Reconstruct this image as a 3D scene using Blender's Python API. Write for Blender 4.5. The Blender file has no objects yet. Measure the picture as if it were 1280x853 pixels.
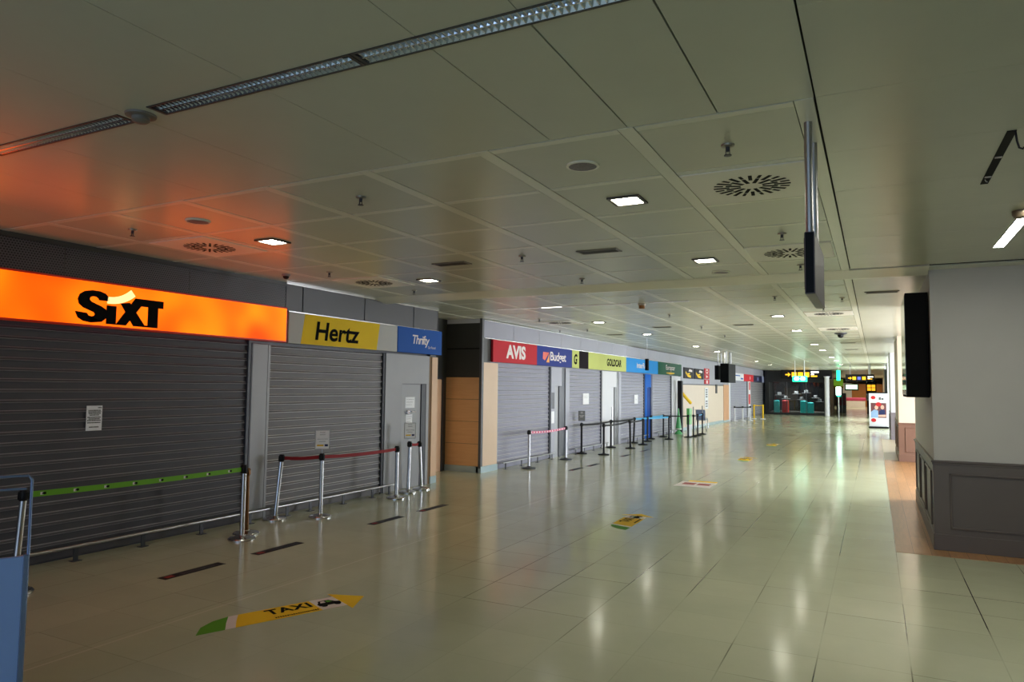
import bpy, math, random
from mathutils import Vector, Matrix
random.seed(7)
C = bpy.context.scene.collection
PI = math.pi

# ------------------------------------------------------------------ materials
def s2l(c):
    c = c / 255.0
    return c / 12.92 if c <= 0.04045 else ((c + 0.055) / 1.055) ** 2.4
def rgb(r, g, b):
    return (s2l(r), s2l(g), s2l(b), 1.0)
class NT:
    """small helper around a node tree"""
    def __init__(self, m):
        m.use_nodes = True
        self.m = m; self.t = m.node_tree; self.b = self.t.nodes['Principled BSDF']
    def n(self, kind, **kw):
        x = self.t.nodes.new(kind)
        for k, v in kw.items():
            setattr(x, k, v)
        return x
    def l(self, a, b):
        self.t.links.new(a, b)
    def math(self, op, a, b=None, c=None):
        x = self.n('ShaderNodeMath', operation=op)
        for i, v in enumerate((a, b, c)):
            if v is None: continue
            if isinstance(v, (int, float)): x.inputs[i].default_value = v
            else: self.l(v, x.inputs[i])
        return x.outputs[0]
    def mix(self, fac, a, b):
        x = self.n('ShaderNodeMix', data_type='RGBA')
        for sock, v in ((x.inputs[0], fac), (x.inputs[6], a), (x.inputs[7], b)):
            if isinstance(v, (int, float)): sock.default_value = v
            elif isinstance(v, tuple): sock.default_value = v
            else: self.l(v, sock)
        return x.outputs[2]
    def noise(self, vec, scale, detail=2.0, rough=0.5):
        x = self.n('ShaderNodeTexNoise')
        x.inputs['Scale'].default_value = scale; x.inputs['Detail'].default_value = detail
        x.inputs['Roughness'].default_value = rough
        if vec is not None: self.l(vec, x.inputs['Vector'])
        return x.outputs['Fac']
    def ramp(self, v, lo, hi, a=0.0, b=1.0):
        x = self.n('ShaderNodeMapRange')
        x.inputs[1].default_value = lo; x.inputs[2].default_value = hi
        x.inputs[3].default_value = a; x.inputs[4].default_value = b
        self.l(v, x.inputs[0])
        return x.outputs[0]
    def pos(self):
        return self.n('ShaderNodeNewGeometry').outputs['Position']
    def xyz(self, v):
        x = self.n('ShaderNodeSeparateXYZ'); self.l(v, x.inputs[0])
        return x.outputs
MATS = {}
def mat(name, col, rough=0.5, metal=0.0, emit=None, es=0.0, spec=0.5, var=0.06, scale=3.0, alpha=1.0):
    if name in MATS: return MATS[name]
    m = bpy.data.materials.new(name); k = NT(m); b = k.b
    b.inputs['Roughness'].default_value = rough; b.inputs['Metallic'].default_value = metal
    b.inputs['Specular IOR Level'].default_value = spec
    if var > 0:
        tc = k.n('ShaderNodeTexCoord').outputs['Object']
        f = k.ramp(k.noise(tc, scale, 4.0), 0.3, 0.7, 1 - var, 1 + var)
        mx = k.n('ShaderNodeVectorMath', operation='SCALE')
        mx.inputs[0].default_value = col[:3]
        k.l(f, mx.inputs['Scale']); k.l(mx.outputs[0], b.inputs['Base Color'])
    else:
        b.inputs['Base Color'].default_value = col
    if emit:
        b.inputs['Emission Color'].default_value = emit; b.inputs['Emission Strength'].default_value = es
    MATS[name] = m
    return m
def wood_mat(name, c1, c2, axis, rough=0.45):
    m = bpy.data.materials.new(name); k = NT(m)
    mp = k.n('ShaderNodeMapping'); k.l(k.n('ShaderNodeTexCoord').outputs['Object'], mp.inputs[0])
    mp.inputs['Scale'].default_value = {'y': (14, 1.2, 14), 'x': (1.2, 14, 14), 'z': (14, 14, 1.2)}[axis]
    f = k.ramp(k.noise(mp.outputs[0], 1.5, 6.0, 0.6), 0.3, 0.7)
    k.l(k.mix(f, c1, c2), k.b.inputs['Base Color'])
    k.b.inputs['Roughness'].default_value = rough
    MATS[name] = m
    return m

def floor_material():
    m = bpy.data.materials.new('polished_green_beige_tile'); k = NT(m)
    p = k.pos(); x, y, z = k.xyz(p)
    T = 0.603
    u = k.math('DIVIDE', k.math('SUBTRACT', x, 0.19), T); v = k.math('DIVIDE', k.math('SUBTRACT', y, 5.745), T)
    def edge(w):
        fr = k.math('FRACT', w)
        d = k.math('MINIMUM', fr, k.math('SUBTRACT', 1.0, fr))
        return k.math('MULTIPLY', d, T)
    eu, ev = edge(u), edge(v)
    # every joint of every tile has its own dirt
    def cell(a, b):
        cx = k.n('ShaderNodeCombineXYZ'); k.l(a, cx.inputs[0]); k.l(b, cx.inputs[1])
        w = k.n('ShaderNodeTexWhiteNoise', noise_dimensions='2D'); k.l(cx.outputs[0], w.inputs['Vector'])
        return w.outputs['Value']
    ru, rv = k.math('ROUND', u), k.math('ROUND', v); fu, fv = k.math('FLOOR', u), k.math('FLOOR', v)
    big = k.ramp(k.noise(p, 0.35, 2.0), 0.42, 0.62)
    ju = k.math('MULTIPLY', k.math('LESS_THAN', eu, 0.0045), k.ramp(k.math('MULTIPLY', k.math('ADD', k.math('MULTIPLY', cell(ru, k.math('FLOOR', k.math('DIVIDE', v, 3.0))), 0.7), 0.3), big), 0.1, 0.5, 0.1, 1.0))
    jv = k.math('MULTIPLY', k.math('LESS_THAN', ev, 0.004), k.ramp(k.math('MULTIPLY', k.math('ADD', cell(k.math('FLOOR', k.math('DIVIDE', u, 2.0)), rv), 0.1), big), 0.1, 0.6, 0.1, 0.9))
    joint = k.math('MULTIPLY', k.math('MAXIMUM', ju, jv), k.ramp(x, -5.0, -2.0, 0.3, 1.0))
    tile = k.ramp(cell(fu, fv), 0, 1, 0.965, 1.03)
    cloud = k.ramp(k.noise(p, 1.1, 5.0, 0.6), 0.3, 0.7)
    base = k.mix(cloud, rgb(191, 193, 165), rgb(201, 203, 174))
    sc = k.n('ShaderNodeVectorMath', operation='SCALE'); k.l(base, sc.inputs[0]); k.l(tile, sc.inputs['Scale'])
    col = k.mix(joint, sc.outputs[0], rgb(44, 42, 32))
    seam = k.math('MULTIPLY', k.math('LESS_THAN', k.math('ABSOLUTE', k.math('ADD', x, 5.15)), 0.009), 0.45)
    col = k.mix(seam, col, rgb(236, 230, 206))
    k.l(col, k.b.inputs['Base Color'])
    k.l(k.ramp(k.noise(p, 2.3, 4.0), 0.3, 0.7, 0.15, 0.165), k.b.inputs['Roughness'])
    k.b.inputs['Specular IOR Level'].default_value = 0.34
    k.b.inputs['Coat Weight'].default_value = 0.08
    k.b.inputs['Coat Roughness'].default_value = 0.09
    MATS['floor'] = m
    return m
def wood_floor_material():
    m = bpy.data.materials.new('oak_plank_floor'); k = NT(m)
    p = k.pos(); x, y, z = k.xyz(p)
    br = k.n('ShaderNodeTexBrick'); 
    cx = k.n('ShaderNodeCombineXYZ'); k.l(y, cx.inputs[0]); k.l(x, cx.inputs[1]); k.l(cx.outputs[0], br.inputs['Vector'])
    br.inputs['Scale'].default_value = 1.0; br.inputs['Brick Width'].default_value = 1.3; br.inputs['Row Height'].default_value = 0.19
    br.inputs['Mortar Size'].default_value = 0.0025
    br.inputs['Color1'].default_value = rgb(196, 146, 100); br.inputs['Color2'].default_value = rgb(178, 130, 86)
    br.inputs['Mortar'].default_value = rgb(110, 74, 48)
    mp = k.n('ShaderNodeMapping'); k.l(p, mp.inputs[0]); mp.inputs['Scale'].default_value = (22, 1.6, 1)
    f = k.ramp(k.noise(mp.outputs[0], 1.4, 6.0, 0.6), 0.3, 0.7, 0.86, 1.1)
    sc = k.n('ShaderNodeVectorMath', operation='SCALE'); k.l(br.outputs['Color'], sc.inputs[0]); k.l(f, sc.inputs['Scale'])
    k.l(sc.outputs[0], k.b.inputs['Base Color']); k.b.inputs['Roughness'].default_value = 0.3
    return m
def ceiling_material(name, c, var):
    m = bpy.data.materials.new(name); k = NT(m); p = k.pos()
    f = k.ramp(k.noise(p, 1.6, 5.0, 0.65), 0.32, 0.7, 1 - var, 1 + var)
    sc = k.n('ShaderNodeVectorMath', operation='SCALE'); sc.inputs[0].default_value = c[:3]; k.l(f, sc.inputs['Scale'])
    k.l(sc.outputs[0], k.b.inputs['Base Color'])
    k.b.inputs['Roughness'].default_value = 0.27; k.b.inputs['Specular IOR Level'].default_value = 0.55
    return m
def perforated_material():
    m = bpy.data.materials.new('perforated_dark_metal'); k = NT(m)
    x, y, z = k.xyz(k.pos())
    P = 0.030
    u = k.math('DIVIDE', y, P); v = k.math('DIVIDE', z, P * 0.866)
    row = k.math('FLOOR', v)
    u2 = k.math('ADD', u, k.math('MULTIPLY', k.math('MODULO', row, 2.0), 0.5))
    a = k.math('SUBTRACT', k.math('FRACT', u2), 0.5); b = k.math('SUBTRACT', k.math('FRACT', v), 0.5)
    d = k.math('SQRT', k.math('ADD', k.math('MULTIPLY', a, a), k.math('MULTIPLY', b, b)))
    hole = k.math('LESS_THAN', d, 0.3)
    k.l(k.mix(hole, rgb(96, 96, 98), rgb(22, 22, 24)), k.b.inputs['Base Color'])
    k.b.inputs['Roughness'].default_value = 0.45; k.b.inputs['Metallic'].default_value = 0.3
    return m
def lightbox_material():
    m = bpy.data.materials.new('backlit_orange_acrylic'); k = NT(m)
    x, y, z = k.xyz(k.pos())
    # uneven tubes behind the acrylic
    w = k.ramp(k.noise(k.pos(), 1.3, 1.0), 0.3, 0.7, 0.6, 1.25)
    col = k.mix(k.ramp(k.noise(k.pos(), 1.3, 1.0), 0.32, 0.68), (1.0, 0.075, 0.001, 1), (1.0, 0.15, 0.002, 1))
    k.b.inputs['Base Color'].default_value = rgb(120, 36, 0)
    k.b.inputs['Specular IOR Level'].default_value = 0.15
    k.b.inputs['Roughness'].default_value = 0.5
    k.l(col, k.b.inputs['Emission Color']); k.l(k.math('MULTIPLY', w, 1.25), k.b.inputs['Emission Strength'])
    return m
def glass_material():
    m = bpy.data.materials.new('shop_window_glass'); k = NT(m)
    out = [n for n in k.t.nodes if n.type == 'OUTPUT_MATERIAL'][0]
    tr = k.n('ShaderNodeBsdfTransparent'); tr.inputs[0].default_value = (0.75, 0.78, 0.78, 1)
    gl = k.n('ShaderNodeBsdfGlossy'); gl.inputs['Roughness'].default_value = 0.03
    fr = k.n('ShaderNodeFresnel'); fr.inputs[0].default_value = 1.45
    mx = k.n('ShaderNodeMixShader'); k.l(fr.outputs[0], mx.inputs[0]); k.l(tr.outputs[0], mx.inputs[1]); k.l(gl.outputs[0], mx.inputs[2])
    k.l(mx.outputs[0], out.inputs[0])
    return m

M_FLOOR = floor_material(); M_WOODF = wood_floor_material()
M_CEIL = ceiling_material('ceiling_panel_paint', rgb(206, 209, 190), 0.025)
M_STRIP = ceiling_material('ceiling_grid_paint', rgb(232, 233, 214), 0.012)
M_BEAM = ceiling_material('lit_band_and_rim_paint', rgb(244, 243, 226), 0.01)  # paints in the brighter light on the ceiling band; also speaker rim white
M_PERF = perforated_material(); M_BOX = lightbox_material(); M_GLASS = glass_material()
M_GAP = mat('dark_gap', rgb(24, 24, 20), 0.9, var=0)
M_CHROME = mat('brushed_chrome', (0.62, 0.62, 0.64, 1), 0.2, 1.0, var=0.03)
M_STEEL = mat('satin_steel', (0.5, 0.5, 0.52, 1), 0.33, 1.0, var=0.03)
M_LOUV = mat('mirror_louvre', (0.78, 0.83, 0.92, 1), 0.12, 1.0, var=0)
M_ALU = mat('bright_aluminium', (0.8, 0.8, 0.8, 1), 0.25, 1.0, var=0)
M_BLACK = mat('black_plastic', rgb(16, 16, 17), 0.5, spec=0.3, var=0.05)
M_BLACKM = mat('black_powder_coat', rgb(16, 16, 19), 0.5, spec=0.25, var=0.05)
M_SCREEN = mat('black_glass_screen', rgb(7, 7, 8), 0.35, spec=0.12, var=0)
M_SHUT = mat('dark_shutter_steel', rgb(84, 82, 86), 0.5, 0.1, spec=0.35, var=0.05)
M_SHUT2 = mat('grey_shutter_steel', rgb(120, 117, 118), 0.5, 0.1, spec=0.35, var=0.04)
M_SHUT3 = mat('light_shutter_steel', rgb(152, 152, 166), 0.5, 0.1, spec=0.35, var=0.03)
M_GREY = mat('grey_wall_panel', rgb(158, 158, 160), 0.42, 0.1, var=0.02)
M_GREYD = mat('dark_grey_panel', rgb(92, 92, 94), 0.4, 0.1, var=0.02)
M_GREYF = mat('lavender_grey_fascia', rgb(156, 156, 167), 0.4, 0.05, var=0.02)
M_ANTH = mat('anthracite_panel', rgb(66, 66, 62), 0.35, var=0.03)
M_DOOR = mat('grey_door_paint', rgb(166, 167, 170), 0.4, var=0.015)
M_DARKF = mat('dark_door_frame', rgb(58, 60, 66), 0.4, var=0.02)
M_WHITE = mat('white_panel', rgb(226, 226, 230), 0.45, var=0.015)
M_WALLR = mat('warm_white_plaster', rgb(206, 202, 196), 0.55, var=0.015)
M_CREAM = mat('cream_wall_paint', rgb(222, 204, 184), 0.5, var=0.015)
M_PEACH = mat('peach_laminate', rgb(226, 186, 150), 0.45, var=0.03)
M_BEIGE = mat('beige_laminate', rgb(224, 196, 168), 0.45, var=0.02)
M_BROWN = mat('brown_edge', rgb(120, 90, 52), 0.5)
M_PLINTH = mat('pale_blue_grey_plinth', rgb(176, 196, 200), 0.3, var=0.03)
M_WAIN = mat('taupe_wainscot_paint', rgb(104, 94, 88), 0.42, var=0.03)
M_WAIN2 = mat('brown_wainscot_paint', rgb(124, 92, 76), 0.42, var=0.03)
M_WAIN3 = mat('grey_wainscot_paint', rgb(140, 132, 138), 0.42, var=0.03)
M_ALCW = wood_mat('orange_beech_panel', rgb(228, 172, 118), rgb(238, 186, 130), 'x')
M_TAN = wood_mat('tan_beech_column', rgb(206, 150, 104), rgb(216, 162, 116), 'z')
M_PAPER = mat('white_paper', rgb(250, 250, 252), 0.7, var=0.01)
M_INK = mat('black_ink', rgb(9, 9, 9), 0.8, spec=0.12, var=0)
M_INKG = mat('grey_ink', rgb(95, 95, 100), 0.6, var=0)
M_RED = mat('red_vinyl', rgb(200, 30, 40), 0.5, var=0.02)
M_REDD = mat('dull_red_vinyl', rgb(150, 44, 44), 0.6, var=0)
M_YEL = mat('yellow_vinyl', rgb(255, 208, 36), 0.6, spec=0.25, var=0.03)
M_GRN = mat('green_vinyl', rgb(84, 158, 34), 0.6, spec=0.25, var=0.03)
M_WVIN = mat('white_vinyl', rgb(236, 226, 222), 0.45, var=0.02)
M_PINKT = mat('pink_print', rgb(220, 80, 120), 0.5, var=0)
M_NAVY = mat('navy_print', rgb(30, 40, 90), 0.5, var=0)
M_ORG = mat('orange_print', rgb(240, 120, 40), 0.5, var=0)
M_DLIGHT = mat('downlight_diffuser', rgb(255, 255, 250), 0.4, emit=(1.0, 0.99, 0.82, 1), es=24.0, var=0)
M_TUBE = mat('lit_tube_diffuser', rgb(255, 255, 255), 0.4, emit=(1.0, 0.99, 0.86, 1), es=24.0, var=0)
M_TUBE3 = mat('dim_tube_diffuser', rgb(250, 250, 245), 0.4, emit=(1.0, 0.96, 0.9, 1), es=0.8, var=0)
M_TUBE2 = mat('lit_far_diffuser', rgb(255, 255, 255), 0.4, emit=(1.0, 0.97, 0.9, 1), es=5.0, var=0)

# ------------------------------------------------------------------ mesh building
class MB:
    def __init__(self): self.v = []; self.f = []; self.mi = []; self.sm = []
    def add(self, vs, fs, m=0, smooth=False):
        o = len(self.v); self.v += [tuple(x) for x in vs]
        for f in fs:
            self.f.append(tuple(i + o for i in f)); self.mi.append(m); self.sm.append(smooth)
        return self
    def box(self, x0, x1, y0, y1, z0, z1, m=0, bev=0.0):
        if bev > 0 and min(x1 - x0, y1 - y0, z1 - z0) > 2.2 * bev:
            # chamfered box: 24 vertices
            b = bev; V = []; idx = {}
            for sx in (0, 1):
                for sy in (0, 1):
                    for sz in (0, 1):
                        X = (x0, x1)[sx]; Y = (y0, y1)[sy]; Z = (z0, z1)[sz]
                        dx = (b, -b)[sx]; dy = (b, -b)[sy]; dz = (b, -b)[sz]
                        for ax in range(3):
                            idx[(sx, sy, sz, ax)] = len(V)
                            V.append((X if ax == 0 else X + dx, Y if ax == 1 else Y + dy, Z if ax == 2 else Z + dz))
            F = []
            for ax in range(3):
                o1, o2 = [a for a in range(3) if a != ax]
                for s in (0, 1):
                    q = []
                    for (p, r) in ((0, 0), (1, 0), (1, 1), (0, 1)):
                        k = [0, 0, 0]; k[ax] = s; k[o1] = p; k[o2] = r
                        q.append(idx[(k[0], k[1], k[2], ax)])
                    flip = (s == 0) != (ax == 1)
                    F.append(q[::-1] if flip else q)
            for ax in range(3):          # edges running along ax
                o1, o2 = [a for a in range(3) if a != ax]
                for p in (0, 1):
                    for r in (0, 1):
                        k = [0, 0, 0]; k[o1] = p; k[o2] = r
                        k0 = list(k); k1 = list(k); k1[ax] = 1
                        F.append([idx[(*k0, o1)], idx[(*k1, o1)], idx[(*k1, o2)], idx[(*k0, o2)]])
            for sx in (0, 1):
                for sy in (0, 1):
                    for sz in (0, 1):
                        F.append([idx[(sx, sy, sz, 0)], idx[(sx, sy, sz, 1)], idx[(sx, sy, sz, 2)]])
            return self.add(V, F, m)
        V = [(x0, y0, z0), (x1, y0, z0), (x1, y1, z0), (x0, y1, z0), (x0, y0, z1), (x1, y0, z1), (x1, y1, z1), (x0, y1, z1)]
        return self.add(V, [(0, 3, 2, 1), (4, 5, 6, 7), (0, 1, 5, 4), (1, 2, 6, 5), (2, 3, 7, 6), (3, 0, 4, 7)], m)
    def lathe(self, prof, cx=0, cy=0, n=28, m=0, smooth=True):
        V = []; F = []
        for (r, z) in prof:
            for i in range(n):
                a = 2 * PI * i / n; V.append((cx + r * math.cos(a), cy + r * math.sin(a), z))
        for j in range(len(prof) - 1):
            for i in range(n):
                i2 = (i + 1) % n
                F.append((j * n + i, j * n + i2, (j + 1) * n + i2, (j + 1) * n + i))
        F.append(tuple(range(n))[::-1]); F.append(tuple((len(prof) - 1) * n + i for i in range(n)))
        return self.add(V, F, m, smooth)
    def tube(self, pts, r, n=12, m=0):
        pts = [Vector(p) for p in pts]; V = []; F = []
        rr = r if isinstance(r, (list, tuple)) else [r] * len(pts)
        for j, p in enumerate(pts):
            d = (pts[min(j + 1, len(pts) - 1)] - pts[max(j - 1, 0)]).normalized()
            u = d.cross(Vector((0, 0, 1)) if abs(d.z) < 0.9 else Vector((1, 0, 0))).normalized(); w = d.cross(u)
            for i in range(n):
                a = 2 * PI * i / n; V.append(p + rr[j] * (math.cos(a) * u + math.sin(a) * w))
        for j in range(len(pts) - 1):
            for i in range(n):
                i2 = (i + 1) % n; F.append((j * n + i, j * n + i2, (j + 1) * n + i2, (j + 1) * n + i))
        F.append(tuple(range(n))[::-1]); F.append(tuple((len(pts) - 1) * n + i for i in range(n)))
        return self.add(V, F, m, True)
    def poly(self, pts2, o, u, v, th=0.0, m=0):
        """a flat outline in the plane o + a*u + b*v, given thickness th along the normal"""
        o, u, v = Vector(o), Vector(u), Vector(v); nrm = u.cross(v).normalized()
        V = [o + a * u + b * v + nrm * th for a, b in pts2]; n = len(V)
        F = [tuple(range(n))]
        if th:
            V += [o + a * u + b * v for a, b in pts2]
            F += [tuple(range(n, 2 * n))[::-1]] + [(i, n + i, n + (i + 1) % n, (i + 1) % n) for i in range(n)]
        return self.add(V, F, m)
    def ribbon(self, pts2, w, o, u, v, th=0.0, m=0):
        """a stroke of width w along a path in a plane"""
        P = [Vector((a, b)) for a, b in pts2]; L = []; R = []
        for j, p in enumerate(P):
            d = (P[min(j + 1, len(P) - 1)] - P[max(j - 1, 0)]).normalized(); nn = Vector((-d.y, d.x))
            ww = w[j] if isinstance(w, (list, tuple)) else w
            L.append(p + nn * ww / 2); R.append(p - nn * ww / 2)
        for j in range(len(P) - 1):
            self.poly([L[j], R[j], R[j + 1], L[j + 1]], o, u, v, th, m)
        return self
    def extrude_y(self, prof, y0, y1, m=0):
        n = len(prof); V = [(x, y0, z) for x, z in prof] + [(x, y1, z) for x, z in prof]
        F = [(i, (i + 1) % n, n + (i + 1) % n, n + i) for i in range(n)]
        F += [tuple(range(n))[::-1], tuple(range(n, 2 * n))]
        return self.add(V, F, m)
    def tilt(self, M, start=0):
        for i in range(start, len(self.v)): self.v[i] = tuple(M @ Vector(self.v[i]))
        return self
    def build(self, name, mats, parent=None, loc=None):
        me = bpy.data.meshes.new(name); me.from_pydata(self.v, [], self.f)
        for mm in (mats if isinstance(mats, (list, tuple)) else [mats]): me.materials.append(mm)
        me.polygons.foreach_set('material_index', self.mi); me.polygons.foreach_set('use_smooth', self.sm)
        me.update()
        if any(self.sm): me.set_sharp_from_angle(angle=0.7)
        ob = bpy.data.objects.new(name, me); C.objects.link(ob)
        if parent: ob.parent = parent
        if loc: ob.location = loc
        return ob
    def text(self, s, o, u, v, w=None, h=None, m=0, off=0.0, th=0.002, shear=0.0, space=1.0):
        """lettering fitted into w x h at o (lower left), built as flat shapes of thickness th"""
        cu = bpy.data.curves.new('t', 'FONT'); cu.body = s; cu.offset = off; cu.shear = shear; cu.space_character = space
        cu.resolution_u = 4
        ob = bpy.data.objects.new('t', cu); C.objects.link(ob)
        dg = bpy.context.evaluated_depsgraph_get(); me = bpy.data.meshes.new_from_object(ob.evaluated_get(dg))
        xs = [q.co.x for q in me.vertices]; ys = [q.co.y for q in me.vertices]
        x0, x1, y0, y1 = min(xs), max(xs), min(ys), max(ys)
        sx = w / (x1 - x0) if w else None; sy = h / (y1 - y0) if h else None
        sx = sx or sy; sy = sy or sx
        o, u, v = Vector(o), Vector(u), Vector(v); nn = u.cross(v).normalized()
        V = [o + (q.co.x - x0) * sx * u + (q.co.y - y0) * sy * v + nn * th for q in me.vertices]
        self.add(V, [tuple(p.vertices) for p in me.polygons], m)
        bpy.data.objects.remove(ob); bpy.data.curves.remove(cu); bpy.data.meshes.remove(me)
        return self

def tag(o, label=None, cat=None, group=None, kind=None):
    if label: o['label'] = label
    if cat: o['category'] = cat
    if group: o['group'] = group
    if kind: o['kind'] = kind
    return o
def thing(name, loc, label, cat, group=None, rz=0.0):
    o = bpy.data.objects.new(name, None); o.empty_display_size = 0.1; C.objects.link(o)
    o.location = loc; o.rotation_euler = (0, 0, rz)
    return tag(o, label, cat, group)
def struct(name, mb, mats, label, cat, parent=None):
    o = mb.build(name, mats, parent)
    if not parent: tag(o, label, cat, None, 'structure')
    return o
UY, UZ = (0, 1, 0), (0, 0, 1)

# ------------------------------------------------------------------ camera
f_px, yaw, pitch, roll, HC = 881.28, 0.475449, 0.0641885, 0.0120185, 1.96
F = Vector((-math.sin(yaw) * math.cos(pitch), math.cos(yaw) * math.cos(pitch), math.sin(pitch)))
R0 = Vector((math.cos(yaw), math.sin(yaw), 0)); U0 = R0.cross(F)
R = math.cos(roll) * R0 + math.sin(roll) * U0; U = -math.sin(roll) * R0 + math.cos(roll) * U0
cam = bpy.data.objects.new('camera', bpy.data.cameras.new('camera')); C.objects.link(cam)
cam.matrix_world = Matrix(((R.x, U.x, -F.x, 0), (R.y, U.y, -F.y, 0), (R.z, U.z, -F.z, HC), (0, 0, 0, 1)))
cam.data.sensor_fit = 'HORIZONTAL'; cam.data.sensor_width = 36.0; cam.data.lens = f_px * 36.0 / 1280.0
cam.data.clip_end = 300; cam.data.clip_start = 0.05
bpy.context.scene.camera = cam

# ------------------------------------------------------------------ floor and ceiling
Z = 3.50
struct('floor', MB().box(-9.3, 6.2, -6, 118, -0.2, 0), M_FLOOR, 'polished green beige tiled hall floor', 'floor')
wf = MB(); wf.box(0.19, 6.0, 9.93, 22.9, -0.05, 0.003)
struct('floor.001', wf, M_WOODF, 'oak plank floor strip along the right-hand pillars', 'floor')
wf = MB(); wf.box(0.19, 6.0, 22.9, 32.4, -0.05, 0.003)
struct('floor.002', wf, mat('pale_sand_tile', rgb(206, 186, 160), 0.3), 'pale sand-coloured floor beyond the oak planks', 'floor')

def build_ceiling():
    mb = MB(); G = 0.006; z0, z1 = Z, Z + 0.02
    mb.box(-9.3, 6.2, -6, 118, Z + 0.03, Z + 0.12, 2)          # dark void above the panels
    P = 0.983
    xs = [-0.31 - P * i for i in range(9)]                        # strips running along the hall
    sw = 0.10
    def rect(x0, x1, y0, y1, m, dz=0.0):
        mb.box(x0 + G / 2, x1 - G / 2, y0 + G / 2, y1 - G / 2, z0 + dz, z1, m)
    # plain slab nearest the camera, in front of and behind the strip luminaires
    e = [-9.3, -7.7, -6.75, -5.77, -4.79, -3.8, -2.82, -1.78, -1.275, -0.755, -0.255]
    for a, b in zip(e, e[1:]):
        g = 0.009 if a > -2.5 else 0.004
        mb.box(a + g / 2, b - g / 2, 2.615, 3.945, z0, z1, 0)
        mb.box(a + 0.002, b - 0.002, 0.7, 2.485, z0, z1, 0); mb.box(a + 0.002, b - 0.002, -6, 0.695, z0, z1, 0)
    mb.box(-9.3, -5.32, 2.485, 2.615, z0, z1, 0); mb.box(-0.70, -0.255, 2.485, 2.615, z0, z1, 0)
    mb.box(-3.86, -3.61, 2.485, 2.615, z0, z1, 0)
    # square grid, then the beam, then the same grid again
    def grid(y_start, n, py):
        ys = [y_start + py * i for i in range(n + 1)]
        for x in xs: rect(x - sw / 2, x + sw / 2, ys[0] - 0.045, ys[-1] + 0.035, 1, -0.003)
        cols = [(xs[i + 1] + sw / 2, xs[i] - sw / 2) for i in range(8)] + [(-9.3, xs[8] - sw / 2)]
        for (a, b) in cols:
            for j in range(n + 1):
                rect(a, b, ys[j] - 0.035, ys[j] + 0.035, 1, -0.002)
                if j < n: rect(a, b, ys[j] + 0.035, ys[j + 1] - 0.035, 0)
    grid(3.99, 6, 0.987)
    pr = [(9.965, z0 - 0.001), (10.30, z0 - 0.062), (10.37, z0 - 0.062), (10.375, z1), (9.965, z1)]
    mb.add([(x, y, z) for x in (-9.3, 0.62) for y, z in pr], [(0, 1, 6, 5), (1, 2, 7, 6), (2, 3, 8, 7), (3, 4, 9, 8), (4, 0, 5, 9), (4, 3, 2, 1, 0), (5, 6, 7, 8, 9)], 3)
    mb.box(0.62, 6.2, 10.06, 10.34, z0, z1, 1)
    grid(10.385, 52, 0.987)
    mb.box(-9.3, 6.2, 61.77, 118, z0, z1, 0)
    # right-hand planks, joints only across the hall
    y = 3.945 - 0.987 * 10
    for j in range(16):
        if y < 10.0: mb.box(-0.25, 6.2, y + 0.0015, min(y + 0.987, 10.06) - 0.0015, z0, z1, 0)
        y += 0.987
    for j in range(53): mb.box(-0.25, 6.2, 10.345 + 0.987 * j, 10.345 + 0.987 * (j + 1) - 0.002, z0, z1, 0)
    struct('ceiling', mb, [M_CEIL, M_STRIP, M_GAP, M_BEAM], 'pale metal panel ceiling with a square grid', 'ceiling')
build_ceiling()

# ------------------------------------------------------------------ left wall shell
XW = -7.95
def wl(name, mb, mats, label='left wall of the hall', cat='wall'): return struct(name, mb, mats, label, cat)
wl('wall_left', MB().box(-8.35, -8.06, -6, 12.0, 0, Z), M_GREYD, 'grey left wall behind the near rental desks')
wl('wall_left.001', MB().box(-8.35, -8.06, 14.05, 62, 0, Z), M_GREYF, 'grey left wall behind the far rental desks')
wl('wall_left.002', MB().box(-8.06, XW, 7.30, 7.60, 0, 2.54, bev=0.012), M_GREY, 'grey metal pier between the orange and yellow shop fronts', 'wall')
p = MB(); p.box(-8.06, XW, 10.42, 10.93, 0, 2.54); p.box(-8.06, XW, 10.93, 11.74, 1.985, 2.54); p.box(-8.06, XW, 11.74, 11.83, 0, 2.54)
wl('wall_left.003', p, M_GREY, 'light grey wall panel around the door under the blue sign')
d = struct('door_1', MB().box(-8.06, -7.975, 10.94, 11.58, 0, 1.98, bev=0.004), M_DOOR, 'grey door under the blue sign with two notices', 'door')
tag(MB().box(-8.05, -7.955, 11.585, 11.735, 0, 1.98).build('door_frame', M_DARKF, d), 'dark jamb on the right of the door')
hb = MB(); hb.box(-7.975, -7.955, 11.06, 11.34, 1.43, 1.455, bev=0.004); hb.box(-7.955, -7.915, 11.20, 11.35, 1.44, 1.468, bev=0.005); hb.box(-7.97, -7.94, 11.10, 11.2, 1.40, 1.48, bev=0.006)
hb.build('door_closer', M_CHROME, d)
wl('wall_left.004', MB().box(-8.06, XW - 0.01, 11.83, 11.92, 0, 2.54), M_BROWN, 'narrow brown edge beside the peach column')
p = MB(); p.box(-9.0, XW + 0.01, 11.92, 12.125, 0.14, 2.53, 0, 0.004); p.box(-9.0, XW + 0.015, 11.915, 12.13, 0, 0.14, 1); p.box(-9.0, XW - 0.04, 11.92, 12.125, 2.53, Z, 2)
wl('wall_left.005', p, [M_PEACH, M_PLINTH, M_GREYD], 'peach column with a pale plinth left of the recess')
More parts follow.
